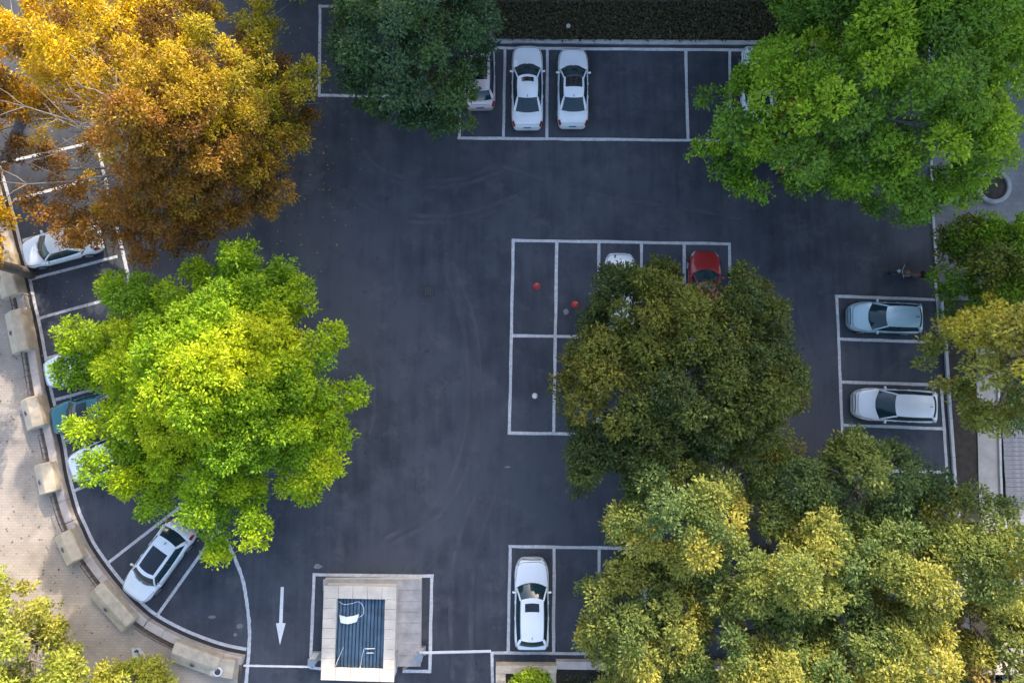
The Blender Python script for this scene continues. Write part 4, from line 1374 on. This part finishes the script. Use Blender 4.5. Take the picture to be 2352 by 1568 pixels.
def bough_tree(name, label, outline, ze, ztop, pal, seed, apex, tiers, leaf, dens, bark, colfn=None, zlow=2.5, keepfn=None, lr=.85, show=0, group=None, tuft=.30, flat=.72, side=.55, star=False, zn=.18):
    """tall crown: boughs radiating from the trunk in tiers, one to each finger of the outline"""
    pts = GX(outline, ze)
    ap = G(*apex, ztop)
    cx, cy = ap.x, ap.y
    Rf = poly_polar([(p.x, p.y) for p in pts], (cx, cy))
    r = np.random.default_rng(seed); random.seed(seed)
    t = thing(name, (cx, cy, 0), label, 'tree', 0, group)
    LC, LR = [], []
    ga = math.pi * (3 - math.sqrt(5))
    boughs = []
    for i, pf in enumerate(pts):
        a = math.atan2(pf.y - cy, pf.x - cx)
        L0 = math.hypot(pf.x - cx, pf.y - cy)
        nb_ = [math.hypot(pts[(i + k) % len(pts)].x - cx, pts[(i + k) % len(pts)].y - cy) for k in (-1, 1)]
        if star and L0 < sum(nb_) / 2 - .05:
            continue                        # notches between the fingers stay open
        boughs.append((a, L0 * r.uniform(.98, 1.02), ze + r.uniform(-.9, .6), .0))
    for i in range(tiers):
        g = (i + .5) / tiers
        a = i * ga
        a = math.atan2(math.sin(a), math.cos(a))
        Lb = max(.6, float(Rf(a)) * (1 - g) ** .72 * r.uniform(.72, 1.0) * .95)
        boughs.append((a, Lb, ze + (ztop - ze) * g ** .85, g))
    for i, (a, Lb, zt, g) in enumerate(boughs):
        zs = zt - .12 * Lb + .3            # leaves the trunk a little lower than its tip
        ca, sa = math.cos(a), math.sin(a)
        f0 = max(.12, .62 * (1 - g) * (.75 if i % 2 else 1.0))
        s_ = Lb
        first = True
        while s_ > Lb * f0:
            f = s_ / Lb
            rad = lr * (.52 if first else r.uniform(.72, 1.1)) * (1.0 if Lb > 2 else .75)
            s0 = s_ - rad * .8 if first else s_
            first = False
            dev = r.normal() * .25 * (1 - f * .5)
            x, y = ca * s0 - sa * dev, sa * s0 + ca * dev
            z = zs + (zt - zs) * f + r.normal() * zn - rad * .3
            if keepfn is None or r.random() < keepfn(cx + x, cy + y, z):
                LC.append((x, y, z)); LR.append(rad)
            if f < .85 and Lb > 2.5:
                for sg in (-1, 1):
                    if r.random() < side:
                        oo = sg * lr * r.uniform(.9, 1.35)
                        bx, by = x - sa * oo + ca * .3, y + ca * oo + sa * .3
                        if math.hypot(bx, by) < float(Rf(math.atan2(by, bx))) * .93 and (keepfn is None or r.random() < keepfn(cx + bx, cy + by, z)):
                            LC.append((bx, by, z - .25 + r.normal() * .15)); LR.append(lr * r.uniform(.45, .75))
            s_ -= rad * 1.15
        bp = [Vector((ca * Lb * f, sa * Lb * f, zs - .3 + (zt - zs) * f + .1 * math.sin(7 * f + i))) for f in (0, .2, .4, .6, .8, .97)]
        rb = .03 + .007 * Lb
        if i % 2 == 0 or show:
            if show:
                rb *= .8
                bp = [p + Vector((random.uniform(-.22, .22), random.uniform(-.22, .22), random.uniform(-.12, .12))) * (0 if k == 0 else 1) for k, p in enumerate(bp)]
            br = branch_mesh('branch', bp, rb, rb * .2, bark, t, 5)
            if show and Lb > 2.5:
                for k in (2, 3, 4):
                    for sg in (-1, 1):
                        a2 = a + sg * random.uniform(.35, .8); l2 = Lb * random.uniform(.12, .25)
                        q1 = bp[k] + Vector((math.cos(a2) * l2, math.sin(a2) * l2, random.uniform(-.1, .3)))
                        branch_mesh('twig', curved(bp[k], q1, .05, 4, .06), rb * .4, rb * .12, bark, br, 4)
    LC = np.array(LC); LR = np.array(LR)
    cf = (lambda cc, rr: colfn(cc + np.array([cx, cy, 0]), rr)) if colfn is not None else None
    P, A, Nn, size, col = lobe_leaves(LC, LR, leaf, pal, seed + 1, dens, flat, cf, .35, tuft)
    leaf_mesh('crown', P, A, Nn, size, col, t)
    branch_mesh('trunk', curved((0, 0, 0), (0, 0, ztop - .3), 0, 8, .05), .34, .05, bark, t, 10)
    return t


LIME = [(0.336, 0.4536, 0.012), (0.4032, 0.5076, 0.012), (0.2464, 0.3888, 0.012), (0.1792, 0.324, 0.015), (0.4704, 0.5184, 0.015)]
ORANGE = [(.50, .25, .012), (.42, .17, .012), (.55, .34, .012), (.30, .13, .02), (.35, .30, .02)]
DARKG = [(0.0743, 0.1313, 0.045), (0.0945, 0.1625, 0.045), (0.054, 0.1063, 0.045), (0.1215, 0.1875, 0.03), (0.081, 0.1375, 0.06)]
GREEN = [(0.175, 0.3, 0.022), (0.2275, 0.375, 0.022), (0.14, 0.255, 0.0275), (0.28, 0.405, 0.022), (0.1225, 0.225, 0.033)]
OLIVE = [(.115, .135, .024), (.15, .16, .024), (.085, .115, .026), (.19, .175, .024), (.065, .095, .028)]
GOLD = [(.35, .335, .065), (.27, .285, .06), (.17, .215, .05), (.44, .385, .07), (.11, .16, .045)]
MIDG = [(.13, .19, .055), (.18, .23, .055), (.095, .155, .05), (.24, .27, .06), (.14, .20, .06)]
YELLOW = [(.52, .46, .06), (.44, .43, .06), (.34, .38, .05), (.58, .48, .09)]


def orange_col(C, r):
    """gold towards the top, rust lower and to the right, green at the far right shoulder"""
    y = (C[:, 1] - 9.6) / 8.2; x = (C[:, 0] + 28) / 16
    k = np.clip(y + r.normal(size=len(C)) * .22, 0, 1)[:, None]
    gold = np.array([.66, .47, .014]); rust = np.array([.26, .11, .02]); brown = np.array([.15, .075, .02]); green = np.array([.24, .26, .02]); orange = np.array([.60, .26, .01])
    base = rust * (1 - k) + gold * k
    ro = np.clip(.55 - x + r.normal(size=len(C)) * .25, 0, 1)[:, None] * .7
    base = base * (1 - ro) + orange * ro
    kg = (np.clip((x - .72) * 2.6 + r.normal(size=len(C)) * .2, 0, 1) * np.clip(y * 1.5, .15, 1))[:, None]
    kb = (r.random(len(C)) < .24)[:, None]
    base = base * (1 - kg) + green * kg
    return np.where(kb, brown, base)


def orange_density(x, y, z):
    c = G(215, 335, 8)
    d = math.hypot((x - c.x) / 5.6, (y - c.y) / 3.2)
    inner = min(1, max(.08, (d - .55) * 1.6))
    return inner * (.98 if y > 12 else .86)


bough_tree('autumn_tree', 'tall orange and gold autumn tree with bare inner branches at upper left',
           [(-180, 150), (-150, -50), (0, -160), (250, -150), (450, -90), (600, -20), (615, 40), (605, 90), (650, 115), (718, 145), (700, 200), (705, 240), (695, 300), (645, 330), (660, 430), (620, 480), (560, 505), (470, 545), (380, 580), (300, 590), (250, 560), (180, 545), (120, 530), (70, 490), (20, 440), (-40, 420), (-130, 330)],
           6.5, 14.0, ORANGE, 21, (285, 245), 90, .15, .85, BARK_PALE, orange_col, 3.2, orange_density, .62, 1)
bough_tree('lime_tree', 'broad bright lime green tree standing over the left-hand bays',
           [(560, 563), (600, 590), (650, 598), (690, 640), (720, 700), (740, 745), (778, 770), (768, 810), (785, 860), (834, 915), (800, 960), (792, 1010), (765, 1050), (778, 1090), (740, 1120), (690, 1150), (640, 1165), (600, 1185), (575, 1255), (520, 1235), (465, 1305), (430, 1255), (400, 1210), (328, 1175), (350, 1130), (280, 1120), (238, 1133), (213, 1075), (230, 1010), (188, 985), (205, 950), (215, 910), (170, 890), (120, 860), (140, 800), (165, 760), (215, 715), (233, 650), (300, 650), (370, 690), (390, 662), (435, 655), (440, 598), (500, 612), (520, 572)],
           6.6, 10.4, LIME, 33, (440, 850), 60, .17, 1.15, BARK, None, 2.6, None, .74, side=.30, star=True, zn=.34, flat=.66)
dome_tree('broadleaf_tree', 'dark blue-green tree over the left end of the top parking row',
          [(757, 70), (800, 20), (850, -20), (950, -45), (1080, -35), (1130, 20), (1135, 80), (1125, 135), (1085, 165), (1075, 235), (1105, 268), (1040, 292), (980, 275), (920, 292), (860, 275), (840, 245), (795, 220), (785, 180), (775, 130)],
          5.0, 9.0, DARKG, 41, .20, 1.12, relief=.7, fill=.8)
dome_tree('autumn_tree', 'second orange tree at the left edge, mostly outside the picture, added for its shade', [(-40, 60), (-8, 150), (-5, 260), (-30, 340), (-160, 400), (-340, 330), (-400, 150), (-330, -60), (-150, -120), (-60, -60)],
          6.5, 12.0, ORANGE, 39, .20, 1.54, gaps=.18)  # tree added to throw shade on the upper plaza
dome_tree('autumn_tree', 'rust coloured tree below the large orange tree, added at the left edge to dapple the plaza', [(15, 455), (28, 500), (8, 560), (-15, 640), (-90, 740), (-230, 770), (-340, 690), (-360, 560), (-280, 450), (-120, 400)],
          6.5, 10.5, ORANGE, 40, .19, 1.3, gaps=.42, fill=.25)  # added tree, crown left gappy to cast dapples on the paving
RUST = np.array([.22, .06, .015])


def green_col(C, r):
    pal = np.array(GREEN)
    base = pal[r.integers(0, len(pal), len(C))]
    k = np.clip((C[:, 0] - 5) / 9 + r.normal(size=len(C)) * .3, 0, 1)[:, None] * np.clip(-(C[:, 1]) / 6, 0, 1)[:, None] * .6
    base = base * (1 - k) + np.array([.20, .20, .025]) * k
    d = np.hypot(C[:, 0] + 3.2, C[:, 1] + 4.6)
    kr = np.clip(1.2 - d, 0, 1)[:, None] * .7
    return base * (1 - kr) + RUST * kr


dome_tree('broadleaf_tree', 'very large fresh green tree covering the upper right corner',
          [(1740, -30), (1900, -60), (2100, -60), (2285, -30), (2290, 30), (2302, 80), (2335, 100), (2318, 140), (2288, 200), (2262, 255), (2262, 330), (2272, 385), (2262, 440), (2220, 465), (2150, 470), (2110, 508), (2040, 505), (2000, 480), (1940, 470), (1900, 430), (1850, 440), (1800, 435), (1770, 460), (1720, 478), (1690, 440), (1660, 410), (1640, 370), (1587, 355), (1600, 330), (1642, 305), (1612, 260), (1608, 210), (1680, 190), (1765, 155), (1775, 95)],
          6.0, 12.0, GREEN, 45, .20, 1.25, colfn=green_col, fill=1.0, gaps=.02, spread=.42)
dome_tree('broadleaf_tree', 'dull olive tree covering the middle of the centre parking block',
          [(1405, 605), (1470, 610), (1520, 598), (1560, 650), (1610, 685), (1660, 640), (1703, 598), (1712, 640), (1762, 660), (1770, 720), (1808, 755), (1790, 800), (1837, 850), (1832, 920), (1812, 980), (1832, 1030), (1760, 1050), (1700, 1060), (1600, 1050), (1500, 1060), (1440, 1112), (1372, 1085), (1312, 1128), (1320, 1050), (1310, 990), (1272, 920), (1285, 850), (1300, 790), (1340, 760), (1350, 690), (1348, 640), (1388, 622)],
          5.0, 8.6, OLIVE, 47, .19, 1.08, relief=.6, fill=.8, spread=.45, tuft=.27)
GRP = 'trees massed at the lower right'
dome_tree('broadleaf_tree', 'dark green tree between the olive tree and the silver estate car', [(1690, 1080), (1800, 1040), (1900, 1060), (1955, 985), (2020, 1030), (2060, 1085), (2130, 1040), (2165, 1080), (2160, 1140), (2080, 1200), (1950, 1230), (1800, 1230), (1700, 1190)], 4.6, 6.6, MIDG, 51, .18, 1.12, GRP, relief=.7, spread=.26, fill=.75)
dome_tree('broadleaf_tree', 'yellow-green tree just below the olive tree, above the lower bays', [(1440, 1110), (1560, 1065), (1650, 1080), (1720, 1150), (1690, 1250), (1590, 1300), (1480, 1265), (1395, 1230), (1410, 1180), (1440, 1150)], 5.5, 8.6, GOLD + MIDG[:2], 53, .18, 1.08, GRP, relief=.7, spread=.26, fill=.75)
dome_tree('broadleaf_tree', 'sunlit yellow tree overhanging the bays beside the white utility car', [(1315, 1370), (1380, 1302), (1450, 1272), (1550, 1290), (1620, 1350), (1620, 1480), (1580, 1600), (1360, 1600), (1372, 1520), (1325, 1480), (1345, 1420)], 4.0, 7.4, GOLD, 55, .18, 1.06, GRP, relief=.7, spread=.26, fill=.75)
dome_tree('broadleaf_tree', 'green tree with yellow tips in the heart of the lower right mass', [(1640, 1240), (1760, 1200), (1850, 1190), (1970, 1200), (1980, 1290), (1900, 1390), (1800, 1420), (1680, 1410), (1590, 1340)], 5.0, 8.4, MIDG + GOLD[:3], 57, .18, 1.12, GRP, relief=.7, spread=.26, fill=.75)
dome_tree('broadleaf_tree', 'pale yellow-green tree left of the yellow crown near the walk', [(1930, 1220), (2050, 1190), (2150, 1200), (2160, 1300), (2110, 1410), (1990, 1430), (1900, 1350)], 5.0, 8.2, MIDG + GOLD[:3], 59, .18, 1.12, GRP, relief=.7, spread=.26, fill=.75)
dome_tree('broadleaf_tree', 'bright yellow crowned tree below the concrete walk at right', [(2125, 1140), (2190, 1115), (2260, 1140), (2345, 1170), (2335, 1250), (2290, 1335), (2220, 1355), (2150, 1320), (2105, 1240)], 5.0, 8.6, GOLD + YELLOW[:1], 61, .18, 1.08, GRP, relief=.7, spread=.26, fill=.75)
dome_tree('broadleaf_tree', 'yellow-green tree at the bottom edge, left of two others', [(1590, 1430), (1720, 1385), (1850, 1400), (1910, 1480), (1890, 1620), (1600, 1630)], 5.0, 8.2, MIDG[:3] + GOLD, 63, .18, 1.12, GRP, relief=.7, spread=.26, fill=.75)
dome_tree('broadleaf_tree', 'golden tree in the middle of the bottom edge on the right', [(1880, 1430), (2000, 1395), (2115, 1420), (2130, 1490), (2085, 1620), (1870, 1620)], 5.0, 8.2, GOLD, 65, .18, 1.12, GRP, relief=.7, spread=.26, fill=.75)
dome_tree('broadleaf_tree', 'thin golden tree in the lower right corner', [(2150, 1420), (2200, 1370), (2300, 1355), (2420, 1400), (2420, 1640), (2160, 1640), (2180, 1540), (2190, 1480)], 3.6, 7.4, GOLD + [(.40, .28, .08)], 67, .20, 1.30, GRP, gaps=.12, base=(2290, 1500))
dome_tree('broadleaf_tree', 'yellow tree at the right edge beside the silver estate car', [(2105, 830), (2165, 742), (2215, 715), (2250, 700), (2330, 650), (2420, 640), (2440, 900), (2365, 970), (2280, 990), (2210, 978), (2180, 900), (2125, 862)], 5.0, 11.2, GOLD + YELLOW[:1], 69, .20, 1.05, GRP, base=(2262, 850), gaps=0, fill=1.0, relief=.7)
dome_tree('broadleaf_tree', 'dark green tree at the right edge below the grey pavement', [(2185, 620), (2172, 560), (2200, 530), (2280, 520), (2330, 506), (2420, 560), (2420, 680), (2330, 700), (2240, 740), (2180, 735), (2168, 675)], 3.4, 6.5, GREEN[:3] + OLIVE[:2], 71, .20, 1.05, base=(2250, 640), gaps=0, fill=1.0, relief=.7)
dome_tree('yellow_tree', 'sunlit yellow-green tree on the plaza in the lower left corner', [(-80, 1305), (30, 1312), (80, 1350), (110, 1400), (130, 1470), (182, 1500), (188, 1560), (150, 1660), (-80, 1660)], 2.6, 5.2, YELLOW + GOLD[:2], 73, .20, 1.10)
dome_tree('yellow_shrub', 'rounded yellow shrub on the plaza at the bottom edge', [(236, 1560), (256, 1528), (310, 1518), (370, 1528), (402, 1570), (385, 1650), (250, 1650)], 1.2, 2.4, YELLOW, 75, .17, .80, cat='shrub', tuft=.24)
dome_tree('green_shrub', 'bright green shrub in the stone corner planter by the gate', [(1180, 1562), (1200, 1546), (1222, 1538), (1252, 1548), (1264, 1568), (1250, 1595), (1190, 1595)], .75, 1.35, [(.16, .30, .02), (.22, .36, .02), (.30, .38, .02)], 77, .15, .50, cat='shrub', tuft=.2)
dome_tree('broadleaf_tree', 'sliver of a green tree at the top edge left of the dark tree', [(640, -25), (690, 4), (735, 8), (780, -30), (860, -140), (900, -300), (840, -470), (700, -520), (580, -430), (560, -250), (600, -120)], 5, 11, GREEN, 79, .20, 1.38)  # only the tip is seen; crown enlarged out of view to shade asphalt
dome_tree('dark_shrub', 'very dark shrub in the top right corner behind the green tree', [(2296, 20), (2310, 90), (2350, 115), (2420, 100), (2420, -40), (2310, -40)], .8, 2.0, [(.03, .045, .025), (.022, .035, .02)], 81, .17, .9, cat='shrub', tuft=.24)


# ------------------------------------------------------------------ ground cover and fallen leaves
def scatter(name, label, n, fn, pal, leaf, seed, upright=.3, cat=None):
    r = np.random.default_rng(seed)
    P = fn(n, r)
    A = r.normal(size=(len(P), 3)); A[:, 2] = np.abs(A[:, 2]) * upright
    Nn = np.array([0, 0, 1.0]) + r.normal(size=(len(P), 3)) * .35
    pal = np.array(pal)
    col = pal[r.integers(0, len(pal), len(P))] * r.uniform(.7, 1.2, (len(P), 1))
    o = leaf_mesh(name, P, A, Nn, leaf * r.uniform(.6, 1.3, len(P)), col, None, .5)
    tag(o, label, cat, kind='stuff')
    return o


def bed_pts(n, r):
    a, b = G(905, 4), G(2128, 92)
    P = np.stack([r.uniform(a.x, b.x, n), r.uniform(b.y - .1, a.y, n), .06 + r.random(n) ** 1.5 * .38], 1)
    return P


scatter('ground_cover', 'dark low ground cover filling the planting bed at the top', 26000, bed_pts, [(.085, .095, .04), (.12, .10, .05), (.07, .08, .04), (.14, .115, .065)], .17, 91, .9, 'ground cover')


def litter_pts(n, r):
    c = G(330, 400)
    th = r.uniform(0, 2 * np.pi, n); rr = 13.0 * r.random(n) ** .6
    P = np.stack([c.x + np.cos(th) * rr * 1.0, c.y + np.sin(th) * rr, np.full(n, .03)], 1)
    return P[(P[:, 0] > G(70, 500).x)]


scatter('fallen_leaves', 'scattered fallen yellow leaves on the asphalt near the autumn tree', 1300, litter_pts, [(.45, .33, .03), (.35, .2, .03), (.5, .42, .1), (.25, .2, .12)], .13, 93, .05, 'leaves')


def south_pts(n, r):
    a, b = G(1290, 1545), G(2400, 1620)
    return np.stack([r.uniform(a.x, b.x, n), r.uniform(b.y, a.y, n), .06 + r.random(n) ** 1.5 * .3], 1)


scatter('low_plants', 'low dark plants behind the bottom stone wall', 6000, south_pts, [(.06, .08, .025), (.08, .09, .03), (.05, .05, .03)], .18, 95, .9, 'ground cover')


def plaza_pts(n, r):
    u = r.uniform(-10, 330, n); v = r.uniform(520, 1600, n)
    P = np.array([tuple(G(a, b, .105)) for a, b in zip(u, v)])
    C2 = np.array([(p.x, p.y) for p in PAINT_CURVE])
    d = P[:, None, :2] - C2[None]
    j = np.hypot(d[..., 0], d[..., 1]).argmin(1)
    left = np.array([PAINT_CURVE[min(i + 1, len(PAINT_CURVE) - 1)] - PAINT_CURVE[max(i - 1, 0)] for i in j])
    off = P[:, :2] - C2[j]
    side_ = left[:, 0] * off[:, 1] - left[:, 1] * off[:, 0]
    return P[(side_ < 0) & (np.hypot(off[:, 0], off[:, 1]) > 1.25)]


scatter('plaza_leaves', 'fallen brown and yellow leaves scattered over the paved plaza', 700, plaza_pts, [(.35, .24, .05), (.26, .15, .05), (.42, .34, .08), (.18, .12, .07)], .13, 97, .05, 'leaves')
